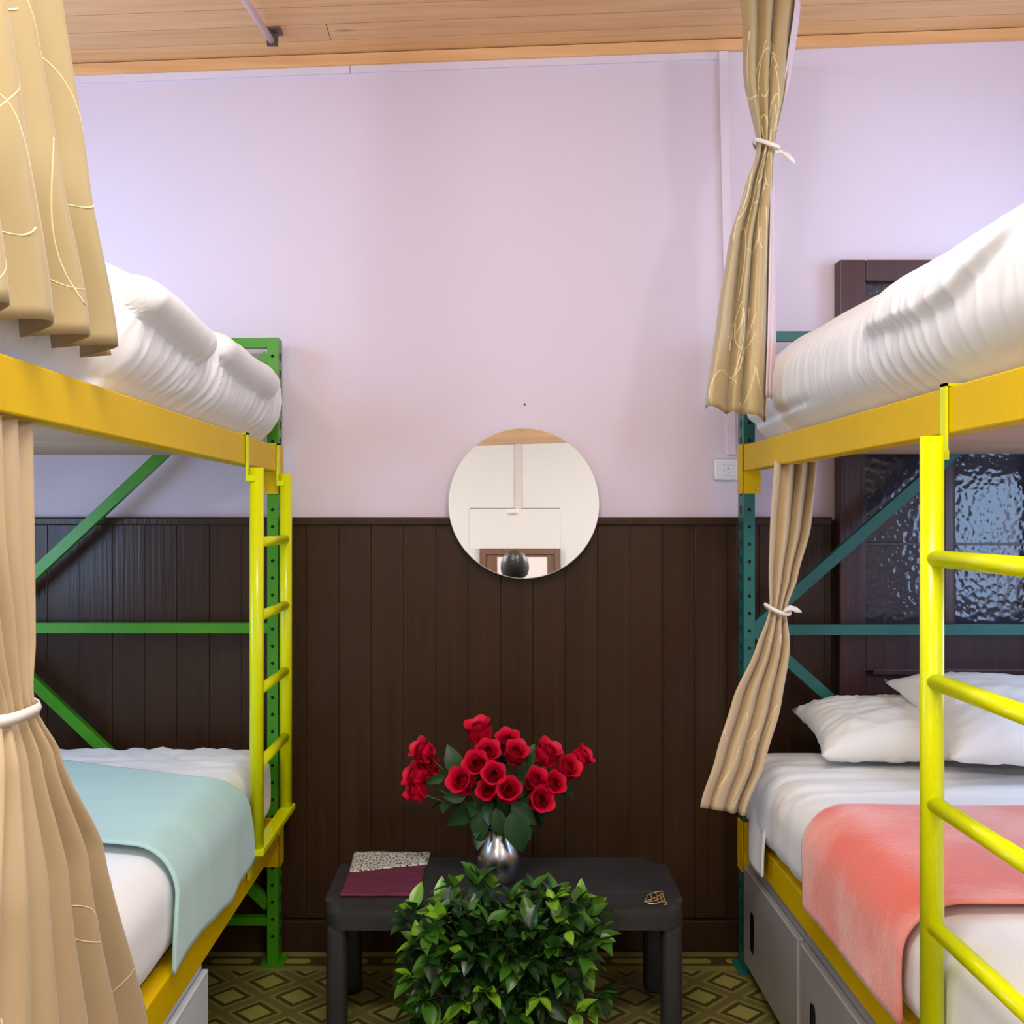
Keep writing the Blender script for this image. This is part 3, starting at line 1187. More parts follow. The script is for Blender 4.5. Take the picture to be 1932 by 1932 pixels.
def curtain_mesh(name, P, m, parent, ns_=150, nv=70, th=.0022):
    vs, fs = [], []
    for j in range(nv + 1):
        for i in range(ns_ + 1):
            vs.append(P(i / ns_, j / nv))
    for j in range(nv):
        for i in range(ns_):
            a = j * (ns_ + 1) + i
            fs.append((a, a + ns_ + 1, a + ns_ + 2, a + 1))
    o = mesh_obj(name, vs, fs, m)
    sm = o.modifiers.new('thick', 'SOLIDIFY')
    sm.thickness = th
    sm.offset = 0
    keep(o, parent)
    return o


def embroidery(P, W, H, rnd, count, parent, rad=.0024, vmin=.05, vmax=.97):
    vs, fs = [], []
    for c in range(count):
        s0, v0 = rnd.uniform(.03, .97), rnd.uniform(vmin, vmax)
        th = rnd.uniform(0, 2 * PI)
        k0 = rnd.choice((-1, 1)) * rnd.uniform(4, 9)
        L = rnd.uniform(.14, .30)
        N = 34
        pts = []
        s, v = s0, v0
        for i in range(N):
            t = i / N
            kk = k0 * (.25 + 2.6 * t * t)
            th += kk * L / N
            s += math.cos(th) * L / N / W
            v += math.sin(th) * L / N / H
            if not (0.01 < s < .99 and vmin < v < .985):
                break
            pts.append(P(s, v))
        if len(pts) > 6:
            rr = [rad * (1.0 if i < len(pts) * .8 else 1.3) for i in range(len(pts))]
            tube_data(pts, rr, 6, True, vs, fs)
    if vs:
        keep(mesh_obj('embroidery', vs, fs, M['embroid']), parent)['kind'] = 'stuff'


def tie(P, v, parent, tail=None, wid=.013, pad=.006, name='tie_band'):
    """ribbon hugging the gathered waist + optional tail points"""
    pts = [P(i / 80, v) for i in range(81)]
    cx = sum(p.x for p in pts) / 81
    cy = sum(p.y for p in pts) / 81
    cz = sum(p.z for p in pts) / 81
    rx = max(abs(p.x - cx) for p in pts) + pad
    ry = max(abs(p.y - cy) for p in pts) + pad
    N = 40
    vs, fs = [], []
    for k in range(N):
        a = 2 * PI * k / N
        for dz, o in ((-wid / 2, 0), (0, .003), (wid / 2, 0)):
            vs.append((cx + (rx + o) * math.cos(a), cy + (ry + o) * math.sin(a), cz + dz + .004 * math.cos(a * 2) - .010 * math.cos(a)))
    for k in range(N):
        for r in range(2):
            a = k * 3 + r
            b = ((k + 1) % N) * 3 + r
            fs.append((a, b, b + 1, a + 1))
    o = mesh_obj(name, vs, fs, M['ribbon'])
    sm = o.modifiers.new('thick', 'SOLIDIFY'); sm.thickness = .002
    keep(o, parent)
    if tail:
        vs, fs = [], []
        n = len(tail)
        for i, (p, wd) in enumerate(tail):
            p = Vector(p)
            vs.append(p + Vector((0, 0, wd / 2)))
            vs.append(p - Vector((0, .004, wd / 2)))
            if i:
                b = 2 * (i - 1)
                fs.append((b, b + 1, b + 3, b + 2))
        o2 = mesh_obj('tie_tail', vs, fs, M['ribbon'])
        sm = o2.modifiers.new('thick', 'SOLIDIFY'); sm.thickness = .0015
        keep(o2, parent)
    return cx, cy, cz


rnd = random.Random(11)
# left upper curtain (hangs from the ceiling rod, drawn to the near end)
KLU = [(2.64, -.622, .98, .0, .22, .030, .0),
       (2.07, -.618, .98, .0, .355, .034, .0),
       (1.80, -.616, 1.02, .0, .42, .038, .0),
       (1.568, -.612, 1.06, .0, .475, .042, .0)]
e = empty('curtain', (-.6, 1.05, 1.57))
P = curtain_fn(KLU, 9.0, .6, 1.0, .006, .012)
curtain_mesh('panel', P, M['curtain'], e, 240, 60)
embroidery(P, 1.7, 1.07, rnd, 48, e, .0017, .40, .97)
tag(e, 'beige satin curtain hanging loose before the upper green bunk', 'curtain')

# left lower curtain, tied
KLL = [(1.452, -.650, 1.22, .0, .130, .020, .0),
       (1.30, -.650, 1.225, .0, .125, .022, .0),
       (1.15, -.644, 1.25, .0, .085, .020, .0),
       (1.070, -.638, 1.262, .0, .052, .018, .0),
       (1.00, -.626, 1.270, .0, .080, .026, .0),
       (.83, -.606, 1.295, .0, .165, .030, .0),
       (.46, -.588, 1.335, .0, .295, .032, .0),
       (.10, -.578, 1.36, .0, .37, .034, .0)]
e = empty('curtain', (-.6, 1.3, .1))
P = curtain_fn(KLL, 6.0, 1.2, 4.0)
curtain_mesh('panel', P, M['curtain_pale'], e, 220, 110)
embroidery(P, 1.6, 1.35, rnd, 16, e, .0018, .5, .97)
tie(P, (1.452 - 1.068) / (1.452 - .10), e, None, .016)
tag(e, 'beige curtain tied at the waist before the lower green bunk', 'curtain')

# right upper curtain
KRU = [(2.665, .716, 2.44, .085, .03, -.006, -.024),
       (2.55, .705, 2.42, .070, .03, -.005, -.024),
       (2.42, .694, 2.40, .058, .02, -.004, -.020),
       (2.245, .690, 2.385, .024, .01, -.003, -.016),
       (2.15, .672, 2.38, .036, .012, -.004, -.022),
       (2.00, .645, 2.37, .055, .018, -.006, -.028),
       (1.80, .627, 2.36, .070, .022, -.008, -.032),
       (1.575, .606, 2.35, .082, .028, -.010, -.036)]
e = empty('curtain', (.62, 2.37, 1.57))
P = curtain_fn(KRU, 3.1, .4, 7.0, .004, -.012)
curtain_mesh('panel', P, M['curtain'], e, 160, 80)
embroidery(P, .5, 1.09, rnd, 34, e, .0021, .12, .97)
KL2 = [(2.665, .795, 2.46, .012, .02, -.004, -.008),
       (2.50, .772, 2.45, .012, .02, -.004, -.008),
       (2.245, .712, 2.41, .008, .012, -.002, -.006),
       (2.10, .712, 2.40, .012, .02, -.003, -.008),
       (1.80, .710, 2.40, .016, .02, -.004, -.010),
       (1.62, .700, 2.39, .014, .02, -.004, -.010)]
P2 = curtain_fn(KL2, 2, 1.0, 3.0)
curtain_mesh('sunlit_lining', P2, M['sunlit_lining'], e, 50, 60)  # narrow back strip, coloured pale as if the sun were on it
tz = px(1470, 287, 2.37)
tie(P, (2.665 - 2.245) / (2.665 - 1.575), e, [(px(1462, 288, 2.35), .010), (px(1474, 284, 2.35), .012), (px(1490, 296, 2.35), .018), (px(1500, 306, 2.35), .014)], .012)
tag(e, 'beige satin curtain tied with white ribbon above the upper teal bunk', 'curtain')

# right lower curtain
KRL = [(1.462, .778, 2.43, .060, .02, -.004, -.018),
       (1.30, .765, 2.43, .058, .02, -.004, -.020),
       (1.16, .742, 2.42, .040, .015, -.003, -.018),
       (1.085, .727, 2.41, .025, .01, -.003, -.014),
       (1.00, .712, 2.40, .045, .014, -.004, -.022),
       (.86, .666, 2.38, .066, .02, -.006, -.026),
       (.72, .620, 2.36, .066, .022, -.008, -.028),
       (.600, .573, 2.34, .060, .024, -.010, -.028)]
e = empty('curtain', (.62, 2.38, .59))
P = curtain_fn(KRL, 3.3, 2.0, 12.0, .004, -.016)
curtain_mesh('panel', P, M['curtain_pale'], e, 170, 80)
embroidery(P, .6, .87, rnd, 8, e, .0018, .5, .95)
tie(P, (1.462 - 1.085) / (1.462 - .600), e, [(px(1478, 1153, 2.38), .008), (px(1490, 1146, 2.38), .012), (px(1502, 1150, 2.38), .014), (px(1512, 1154, 2.38), .004)], .012)
tag(e, 'beige curtain tied with white ribbon before the lower teal bunk', 'curtain')

# curtain rods with ceiling brackets
for nm, X, y0, y1, z0, z1, lab in (('l', -.622, .75, 2.775, 2.655, 2.690, 'pale curtain rod under the ceiling above the green bunk'),
                                   ('r', .722, .75, 2.62, 2.690, 2.702, 'pale curtain rod under the ceiling above the teal bunk')):
    e = empty('curtain_rod', (X, y1, z1))
    if nm == 'l':
        pa, pb = px(470, 12, 2.52), px(513, 78, 2.775)
        d = (pb - pa)
        pts = [pb - d * 6, pa, pb]
    else:
        pts = [(X, y0, z0), (X, y1, z1)]
    keep(tube('rod', pts, .0095, M['rod'], seg=14), e)
    pe = Vector(pts[-1])
    zc = ceil_h(pe.x, pe.y - .01)
    bm = bmesh.new()
    bm_box(bm, pe.x - .014, pe.x + .018, pe.y - .004, pe.y + .004, pe.z - .014, ceil_h(pe.x - .014, pe.y) + .001)
    bm_box(bm, pe.x - .014, pe.x + .030, pe.y - .03, pe.y + .012, zc - .005, zc - .0005)
    keep(bm_obj('bracket', bm, M['metal_bracket']), e)
    keep(tube('end_screw', [(pe.x + .008, pe.y - .009, pe.z + .024), (pe.x + .008, pe.y - .004, pe.z + .024)], .004, M['hole']), e)
    tag(e, lab, 'curtain rod')


# ------------------------------------------------------------------ storage cabinets under the lower beams
def cabinet(label, x_face, side, y0, y1, mbody, group):
    """side: direction the doors face"""
    e = empty('storage_cabinet', (x_face - side * .3, (y0 + y1) / 2, 0))
    xa, xb = sorted((x_face - side * .50, x_face - side * .004))
    keep(box('body', xa, xb, y0 + .002, y1 - .002, .035, .352, mbody, None, .002), e)
    xa, xb = sorted((x_face - side * .46, x_face - side * .035))
    keep(box('plinth', xa, xb, y0 + .01, y1 - .01, .0005, .035, M['black']), e)
    xa, xb = sorted((x_face - side * .003, x_face + side * .012))
    dr_ = keep(box('door', xa, xb, y0 + .006, y1 - .006, .045, .322, mbody, None, .003), e)
    xf = x_face + side * .012
    # pale edge bands on the door rim
    bm = bmesh.new()
    xa, xb = sorted((xf - side * .001, xf + side * .0008))
    bm_box(bm, xa, xb, y0 + .010, y1 - .010, .3165, .3195)
    bm_box(bm, xa, xb, y0 + .009, y0 + .012, .05, .3195)
    keep(bm_obj('edge_band', bm, M['edge']), dr_)
    # recessed oval pull
    N = 24
    yc, zc, hw, hh = y1 - .095, .165, .018, .056
    vs, fs = [], []
    rings = [(1.0, .0016), (.86, .0030), (.74, .0010), (.70, .0012)]
    for sc, off in rings:
        for k in range(N):
            a = 2 * PI * k / N
            ca, sa = math.cos(a), math.sin(a)
            yy = hw * sc * math.copysign(abs(ca) ** .7, ca)
            zz = (hh - hw) * math.copysign(min(1, abs(sa) * 1.4), sa) + hw * sc * sa
            vs.append((xf + side * off, yc + yy, zc + zz))
    for r in range(len(rings) - 1):
        for k in range(N):
            a, b = r * N + k, r * N + (k + 1) % N
            fs.append((a, b, b + N, a + N) if side < 0 else (a, a + N, b + N, b))
    fs.append(tuple(range((len(rings) - 1) * N, len(rings) * N)))
    keep(mesh_obj('handle', vs, fs, M['black']), dr_)
    tag(e, label, 'cabinet', group)
    return e


cabinet('grey cabinet under the teal bunk, next to the brown wall', .742, -1, 2.252, 2.745, M['grey_cab'], 'cabinets under the teal bunk')
cabinet('grey cabinet under the teal bunk, second from the brown wall', .742, -1, 1.742, 2.248, M['grey_cab'], 'cabinets under the teal bunk')
cabinet('white cabinet under the green bunk beside the empty floor space', -.634, 1, 1.58, 2.116, M['white_cab'], None)

# ------------------------------------------------------------------ mirror, outlet, nail
MT = .0815
MC = px(987.5, 949, D)
MR = 141.0 / (F / D)
e = empty('round_mirror', (MC.x, D, MC.z - MR))
bm = bmesh.new()
bmesh.ops.create_circle(bm, cap_ends=True, radius=MR - .002, segments=128)
g = bm_obj('glass', bm, M['mirror'], smooth=False)
bm = bmesh.new()
N = 128
r0, r1, th = MR - .002, MR, .005
rings = [(r0, .0002), (r1, -.0012), (r1, -th), (0.001, -th)]
rv = []
for r, z in rings:
    rv.append([bm.verts.new((r * math.cos(2 * PI * k / N), r * math.sin(2 * PI * k / N), z)) for k in range(N)])
for i in range(3):
    for k in range(N):
        bm.faces.new((rv[i][k], rv[i + 1][k], rv[i + 1][(k + 1) % N], rv[i][(k + 1) % N]))
bk = bm_obj('rim', bm, M['mirror_edge'])
ycen = D - .019 - math.sin(MT) * MR
# +Z of the disc -> -Y, tilted upwards
rotm = Matrix.Rotation(PI / 2 - MT, 4, 'X')
for o in (g, bk):
    o.matrix_world = Matrix.Translation((MC.x, ycen, MC.z)) @ rotm
    keep(o, e)
tag(e, 'round frameless mirror on the wall above the flowers', 'mirror')

e = empty('power_outlet', (.75, D, 1.43))
x0, z0 = px(1346, 907, D).x, px(0, 907, D).z
z1 = px(0, 866, D).z
keep(box('plate', x0, x0 + .118, D - .012, D, z0, z1, M['outlet'], None, .008, 3), e)
yf = D - .0125
zc = (z0 + z1) / 2
bm = bmesh.new()
ox = px(1372, 0, D).x
for (dx, dz, wx, wz) in ((-.0125, -.001, .0022, .0048), (0, .0045, .0042, .003), (0, -.010, .0048, .0018)):
    bm_box(bm, ox + dx - wx / 2, ox + dx + wx / 2, yf - .0004, yf + .001, zc + dz - wz / 2, zc + dz + wz / 2)
keep(bm_obj('slots', bm, M['slot']), e)['kind'] = 'stuff'
bm = bmesh.new()
for k in range(9):
    for dz in (.014, -.019):
        xx = ox - .016 + k * .0042
        bm_box(bm, xx, xx + .0024, yf - .0002, yf + .001, zc + dz - .0006, zc + dz + .0006)
keep(bm_obj('vent_marks', bm, mat('faint_grey_marks', (186, 182, 184), .6)), e)['kind'] = 'stuff'
tag(e, 'white power outlet on the pink wall beside the teal bunk', 'power outlet')

np_ = px(990, 763, D)
o = tube('wall_nail', [(np_.x, D + .002, np_.z), (np_.x, D - .012, np_.z)], .0022, M['hole'], seg=8)
tag(o, 'tiny dark nail in the pink wall above the mirror', 'nail')

# ------------------------------------------------------------------ low charcoal table
TH, TY0, TY1 = .36, 2.355, 2.690
TX0, TX1 = -.414, .486
e = empty('low_table', ((TX0 + TX1) / 2, (TY0 + TY1) / 2, 0))


def rounded_slab(name, x0, x1, y0, y1, z0, z1, rc, bev, m):
    bm = bmesh.new()
    pts = []
    for cx, cy, a0 in ((x1 - rc, y1 - rc, 0), (x0 + rc, y1 - rc, 90), (x0 + rc, y0 + rc, 180), (x1 - rc, y0 + rc, 270)):
        for k in range(7):
            a = math.radians(a0 + 15 * k)
            pts.append((cx + rc * math.cos(a), cy + rc * math.sin(a)))
    lo = [bm.verts.new((x, y, z0)) for x, y in pts]
    hi = [bm.verts.new((x, y, z1)) for x, y in pts]
    n = len(pts)
    bm.faces.new(lo[::-1])
    tf = bm.faces.new(hi)
    for i in range(n):
        bm.faces.new((lo[i], lo[(i + 1) % n], hi[(i + 1) % n], hi[i]))
    bmesh.ops.bevel(bm, geom=list(tf.edges), offset=bev, segments=6, profile=.5, affect='EDGES')
    o = bm_obj(name, bm, m, smooth=True)
    o.data.set_sharp_from_angle(angle=math.radians(40))
    return o


o = keep(rounded_slab('top', TX0, TX1, TY0, TY1, TH - .060, TH, .050, .030, M['charcoal']), e)
keep(rounded_slab('inset_panel', TX0 + .05, TX1 - .05, TY0 + .085, TY1 - .02, TH, TH + .0025, .03, .002, M['charcoal']), e)
for sx in (0, 1):
    for sy in (0, 1):
        wl = .052
        xa = TX0 + .006 if sx == 0 else TX1 - wl - .006
        ya = TY0 + .006 if sy == 0 else TY1 - wl - .006
        bm = bmesh.new()
        vs = bm_box(bm, xa, xa + wl, ya, ya + wl, .0005, TH - .05, .018, 4)
        keep(bm_obj('leg', bm, M['charcoal'], smooth=True), e)
tag(e, 'low charcoal plastic table with rounded corners against the wainscot', 'table')

# cloth on the table: burgundy with a speckled half
e = empty('folded_cloth', (-.27, 2.53, TH))
zt = TH + .0032


def sheet(name, quad, m, th, nx=24, ny=16, wave=.0022, seed=0):
    p00, p10, p11, p01 = [Vector((q[0], q[1], 0)) for q in quad]
    vs, fs = [], []
    for layer in (0, 1):
        for j in range(ny + 1):
            for i in range(nx + 1):
                u, v = i / nx, j / ny
                p = p00 * (1 - u) * (1 - v) + p10 * u * (1 - v) + p11 * u * v + p01 * (1 - u) * v
                z = quad[0][2] + (th + wave * (1 + ns(p.x * 22 + seed, p.y * 30)) if layer else 0)
                vs.append((p.x, p.y, z))
    n = (nx + 1) * (ny + 1)
    for j in range(ny):
        for i in range(nx):
            a = j * (nx + 1) + i
            fs.append((n + a, n + a + 1, n + a + nx + 2, n + a + nx + 1))
            fs.append((a, a + nx + 1, a + nx + 2, a + 1))
    for i in range(nx):
        for a, b in ((i, i + 1), (ny * (nx + 1) + i + 1, ny * (nx + 1) + i)):
            fs.append((a, b, n + b, n + a))
    for j in range(ny):
        for a, b in (((j + 1) * (nx + 1), j * (nx + 1)), (j * (nx + 1) + nx, (j + 1) * (nx + 1) + nx)):
            fs.append((a, b, n + b, n + a))
    return mesh_obj(name, vs, fs, m)


def on_table(x, y):
    z = (CAMH - TH) * F / (y - VY)
    return ((x - VX) * z / F, z, zt)


keep(sheet('burgundy_half', [on_table(641, 1694), on_table(790, 1694), on_table(806, 1628), on_table(659, 1648)], M['burg'], .003), e)
keep(sheet('speckled_half', [on_table(659, 1652), on_table(806, 1636), on_table(812, 1614), on_table(669, 1613)], M['speckle'], .0055, seed=4), e)
tag(e, 'burgundy cloth with a black and white speckled half on the table', 'cloth')

# gold filigree ornament
e_v, e_f = [], []


def gp(x, y, dz=0.):
    a = on_table(x, y)
    return Vector((a[0], a[1], zt + .003 + dz))


for pts in ([(1216, 1706), (1222, 1694), (1235, 1688), (1250, 1686)], [(1250, 1686), (1251, 1696), (1255, 1704), (1258, 1711)], [(1216, 1706), (1226, 1702), (1240, 1697), (1251, 1689)],
            [(1218, 1707), (1232, 1705), (1246, 1700), (1252, 1694)], [(1222, 1709), (1236, 1710), (1248, 1706), (1255, 1702)], [(1226, 1692), (1230, 1698), (1228, 1704)],
            [(1236, 1689), (1241, 1696), (1239, 1703), (1244, 1708)], [(1245, 1690), (1247, 1698), (1250, 1706)], [(1252, 1708), (1256, 1706), (1258, 1711), (1254, 1712)]):
    P3 = [gp(*q) for q in pts]
    dense = []
    for a, b in zip(P3[:-1], P3[1:]):
        for k in range(5):
            dense.append(a.lerp(b, k / 5))
    dense.append(P3[-1])
    tube_data(dense, .0016, 6, True, e_v, e_f)
o = mesh_obj('gold_ornament', e_v, e_f, M['gold'])
tag(o, 'small gold filigree ornament lying on the dark table', 'ornament')

# ------------------------------------------------------------------ silver vase with roses
VC = px(942, 0, 2.505)
vx_, vy_ = VC.x, 2.505
zb = TH + .0028
prof = [(.030, 0), (.034, .002), (.046, .016), (.056, .040), (.0585, .062), (.055, .084), (.045, .106), (.036, .122), (.033, .134), (.036, .146), (.040, .152),
        (.0375, .152), (.034, .146), (.031, .134), (.034, .120), (.043, .104), (.053, .080), (.0555, .060), (.050, .03), (.0, .012)]
e = empty('flower_vase', (vx_, vy_, zb))
keep(lathe('body', prof, M['chrome'], None, 56, (vx_, vy_, zb)), e)
tag(e, 'round silver metal vase holding red roses', 'vase')


def petal_mesh(name, wd, hg, cup, curl, thick=0):
    nu, nv = 8, 8
    vs, fs = [], []
    for j in range(nv + 1):
        v = j / nv
        wv = wd * math.sin(PI * min(.94, .16 + .66 * v)) ** .8
        for i in range(nu + 1):
            u = -1 + 2 * i / nu
            x = u * wv
            z = hg * v * (1 - .10 * u * u * v)
            y = -cup * math.sin(v * PI * .62) * 1.0 + curl * max(0, v - .72) ** 2 * -9 + .55 * wv * u * u
            vs.append((x, y, z))
    for j in range(nv):
        for i in range(nu):
            a = j * (nu + 1) + i
            fs.append((a, a + 1, a + nu + 2, a + nu + 1))
    me = bpy.data.meshes.new(name)
    me.from_pydata(vs, [], fs)
    me.polygons.foreach_set('use_smooth', [True] * len(fs))
    me.materials.append(M['rose'])
    return me


PM_out = petal_mesh('petal_outer', .0235, .044, .019, .014)
PM_in = petal_mesh('petal_inner', .017, .040, .011, .004)


def bud_mesh():
    # spiral heart
    vs, fs = [], []
    N, T = 70, 3.2
    for i in range(N + 1):
        t = i / N
        a = 2 * PI * T * t
        r = .0025 + .0105 * t
        for j in range(6):
            v = j / 5
            rr = r * (.45 + .62 * math.sin(PI * (.15 + .6 * v)))
            vs.append((rr * math.cos(a), rr * math.sin(a), .004 + .036 * v - .004 * t))
    for i in range(N):
        for j in range(5):
            a = i * 6 + j
            fs.append((a, a + 6, a + 7, a + 1))
    me = bpy.data.meshes.new('rose_heart')
    me.from_pydata(vs, [], fs)
    me.polygons.foreach_set('use_smooth', [True] * len(fs))
    me.materials.append(M['rose_in'])
    return me


BUD = bud_mesh()


def leaf_mesh(name, L, W, m, fold=.25, droop=.25, n=8):
    vs, fs = [], []
    for i in range(n + 1):
        t = i / n
        wd = W * (math.sin(PI * t ** .8)) ** .9 if 0 < t < 1 else 0.0004
        z = -droop * L * t * t
        for u in (-1, -.5, 0, .5, 1):
            vs.append((u * wd, L * t, z + fold * wd * abs(u)))
    for i in range(n):
        for k in range(4):
            a = i * 5 + k
            fs.append((a, a + 1, a + 6, a + 5))
    me = bpy.data.meshes.new(name)
    me.from_pydata(vs, [], fs)
    me.polygons.foreach_set('use_smooth', [True] * len(fs))
    me.materials.append(m)
    return me


RL = [leaf_mesh('rose_leaf', .072, .022, M['rleaf'], .25, .30), leaf_mesh('rose_leaf', .058, .017, M['rleaf'], .3, .2)]


def link_mesh(name, me, parent, mw):
    o = bpy.data.objects.new(name, me)
    C.objects.link(o)
    o.parent = parent
    o.matrix_world = mw
    return o


def rot_to(axis, spin=0.):
    """matrix whose +Z points along axis"""
    q = Vector(axis).normalized().to_track_quat('Z', 'Y')
    return q.to_matrix().to_4x4() @ Matrix.Rotation(spin, 4, 'Z')


ROSES = [  # photo x, y, depth, size, side-lean
    (905, 1382, 2.53, 1.10), (800, 1418, 2.50, .95), (811, 1446, 2.53, .92), (787, 1466, 2.50, .98), (787, 1494, 2.49, .86),
    (957, 1402, 2.54, .95), (972, 1424, 2.50, .98), (920, 1424, 2.50, 1.02), (900, 1445, 2.47, 1.0), (873, 1477, 2.44, 1.08),
    (932, 1465, 2.44, .95), (920, 1494, 2.44, .82), (960, 1494, 2.43, .98), (1031, 1424, 2.51, 1.08), (1068, 1452, 2.50, 1.0),
    (1096, 1430, 2.53, .86), (1009, 1474, 2.48, .92), (1043, 1480, 2.47, .90), (1018, 1510, 2.45, 1.0)]
WHERE = ['tallest red rose, standing up at the top of the bunch', 'red rose in the outlying cluster beside the speckled cloth, topmost',
         'red rose tucked behind the topmost bloom of the outlying cluster', 'red rose in the middle of the drooping outlying cluster',
         'red rose drooping lowest in the outlying cluster above the speckled cloth', 'red rose just below the tallest bloom, edged pale',
         'red rose half hidden under a pale edged bloom', 'wide open red rose at the centre of the bunch', 'red rose overlapping the wide open central bloom',
         'open red rose facing out with its spiral showing', 'small red rose pressed between larger central blooms', 'red bud low in the middle above the vase neck',
         'red rose leaning out low above the vase', 'large red rose on the ladder side near the gold ornament', 'red rose joining the outermost bud on the ornament side',
         'outermost upright red rose on the ornament side', 'red rose at the inner edge of the low cluster on the ornament side',
         'red rose at the outer edge of the low cluster on the ornament side', 'lowest red rose on the ornament side, hanging over the leaves']
mouth = Vector((vx_, vy_, zb + .150))
EXTRA = {9: [(898, 1512, 852, 1562, 2.47, 1.1), (880, 1500, 838, 1506, 2.46, 1.0), (905, 1535, 868, 1560, 2.49, 1.1)],
         10: [(908, 1530, 901, 1592, 2.46, 1.0), (925, 1520, 915, 1560, 2.48, 1.0)],
         11: [(936, 1525, 944, 1580, 2.44, 1.0), (930, 1515, 965, 1555, 2.47, 1.2)],
         12: [(966, 1530, 985, 1606, 2.43, 1.1), (965, 1515, 1002, 1548, 2.46, 1.25), (960, 1520, 990, 1560, 2.48, 1.2)],
         8: [(866, 1462, 846, 1410, 2.50, 1.0), (862, 1458, 838, 1428, 2.51, .9)],
         3: [(838, 1462, 815, 1476, 2.50, 1.2)],
         5: [(988, 1452, 1006, 1402, 2.52, .9), (985, 1470, 1000, 1430, 2.52, 1.0)],
         16: [(998, 1500, 985, 1530, 2.47, 1.2)]}
rnd = random.Random(5)
for i, (rx_, ry_, rz_, sz) in enumerate(ROSES):
    c = px(rx_, ry_, rz_)
    out = (c - Vector((vx_, vy_, zb + .12)))
    face = (out.normalized() * .75 + Vector((rnd.uniform(-.2, .2), -.85, rnd.uniform(-.05, .35)))).normalized()
    if i in (0, 1, 3, 4, 13, 15):
        face = (out.normalized() + Vector((0, -.35, 0))).normalized()
    base = c - face * .026 * sz
    e = empty('rose', base)
    e.rotation_euler = (0, 0, 0)
    bpy.context.view_layer.update()
    R = Matrix.Translation(base) @ rot_to(face, rnd.uniform(0, 6)) @ Matrix.Scale(sz * 1.32, 4)
    bud = link_mesh('bloom', BUD, e, R)
    bpy.context.view_layer.update()
    for k in range(3):
        link_mesh('petal', PM_in, bud, R @ Matrix.Rotation(k * 2 * PI / 3 + .4, 4, 'Z') @ Matrix.Translation((0, .0035, .001)))
    for k in range(5):
        link_mesh('petal', PM_out, bud, R @ Matrix.Rotation(k * 2 * PI / 5, 4, 'Z') @ Matrix.Translation((0, .002, -.001)) @ Matrix.Rotation(-.02 + .10 * rnd.random(), 4, 'X'))
    # stem
    a0 = mouth + Vector((rnd.uniform(-.016, .016), rnd.uniform(-.016, .016), -.06))
    a1 = mouth + Vector(((c.x - vx_) * .16, (c.y - vy_) * .16, .03))
    a1.x = vx_ + max(-.022, min(.022, a1.x - vx_))
    a2 = base - face * .05
    pts = []
    for k in range(13):
        t = k / 12
        pts.append(a0 * (1 - t) ** 3 + a1 * 3 * t * (1 - t) ** 2 + a2 * 3 * t * t * (1 - t) + base * t ** 3)
    keep(tube('stem', pts, .0024, M['stem'], seg=7), e)
    # leaves on the stem
    for k in range(2):
        tpos = rnd.uniform(.35, .85)
        p = pts[int(tpos * 12)]
        dirv = Vector((rnd.uniform(-1, 1) + 1.4 * (c.x - vx_) / .15 * .5, rnd.uniform(-1, .25), rnd.uniform(-.7, .4))).normalized()
        q = dirv.to_track_quat('Y', 'Z').to_matrix().to_4x4()
        link_mesh('leaf', RL[k], e, Matrix.Translation(p) @ q @ Matrix.Rotation(rnd.uniform(-.6, .6), 4, 'Y') @ Matrix.Scale(rnd.uniform(.8, 1.2), 4))
    for (x0_, y0_, x1_, y1_, zz, sc) in EXTRA.get(i, ()):
        pa, pb = px(x0_, y0_, zz), px(x1_, y1_, zz - .015)
        q = (pb - pa).normalized().to_track_quat('Y', 'Z').to_matrix().to_4x4()
        dv = (pb - pa).length
        tw = Matrix.Rotation(rnd.uniform(-.5, .5), 4, 'Y')
        # turn the blade towards the room
        up = (q.to_3x3() @ Vector((0, 0, 1)))
        best = min((k for k in range(24)), key=lambda k: (q.to_3x3() @ (Matrix.Rotation(k * PI / 12, 3, 'Y') @ Vector((0, 0, 1)))).y)
        link_mesh('leaf', RL[0], e, Matrix.Translation(pa) @ q @ Matrix.Rotation(best * PI / 12, 4, 'Y') @ tw @ Matrix.Scale(dv / .072 * sc, 4))
    tag(e, WHERE[i], 'rose', 'red roses in the silver vase')
# hanging leaves round the vase neck: they belong to the low roses
bpy.context.view_layer.update()

# ------------------------------------------------------------------ leafy bush in front of the table
BC = Vector((.030, 2.235, .292))
BR = Vector((.222, .125, .150))
e = empty('leafy_plant', (BC.x, BC.y, 0))
keep(lathe('pot', [(.075, 0.0005), (.080, .01), (.098, .135), (.102, .14), (.102, .15), (.092, .15), (.09, .14), (.0, .135)], M['pot'], None, 32, (BC.x, BC.y, 0)), e)
LFM = {}
for key in ('leaf_d', 'leaf_m', 'leaf_l'):
    LFM[key] = [leaf_mesh('plant_leaf', .060, .0160, M[key], .35, .18, 6), leaf_mesh('plant_leaf', .050, .0150, M[key], .3, .30, 6), leaf_mesh('plant_leaf', .040, .0135, M[key], .4, .1, 6)]
rnd = random.Random(21)
tw_v, tw_f = [], []
st_v, st_f, st_m = [], [], []
front = 0
cands = []
for i in range(132):
    # fibonacci points on an ellipsoid
    zf = 1 - 2 * (i + .5) / 132
    a = i * 2.399963
    rr = math.sqrt(1 - zf * zf)
    n = Vector((rr * math.cos(a), rr * math.sin(a), zf))
    jit = rnd.uniform(.78, 1.14)
    sq = Vector([math.copysign(abs(c_) ** .68, c_) for c_ in n])
    p = BC + Vector((sq.x * BR.x, sq.y * BR.y, sq.z * BR.z)) * jit
    if n.z < -.4 and rnd.random() < .3:
        continue
    cands.append((p, n))
cands.sort(key=lambda c: c[1].y - .3 * c[1].z)
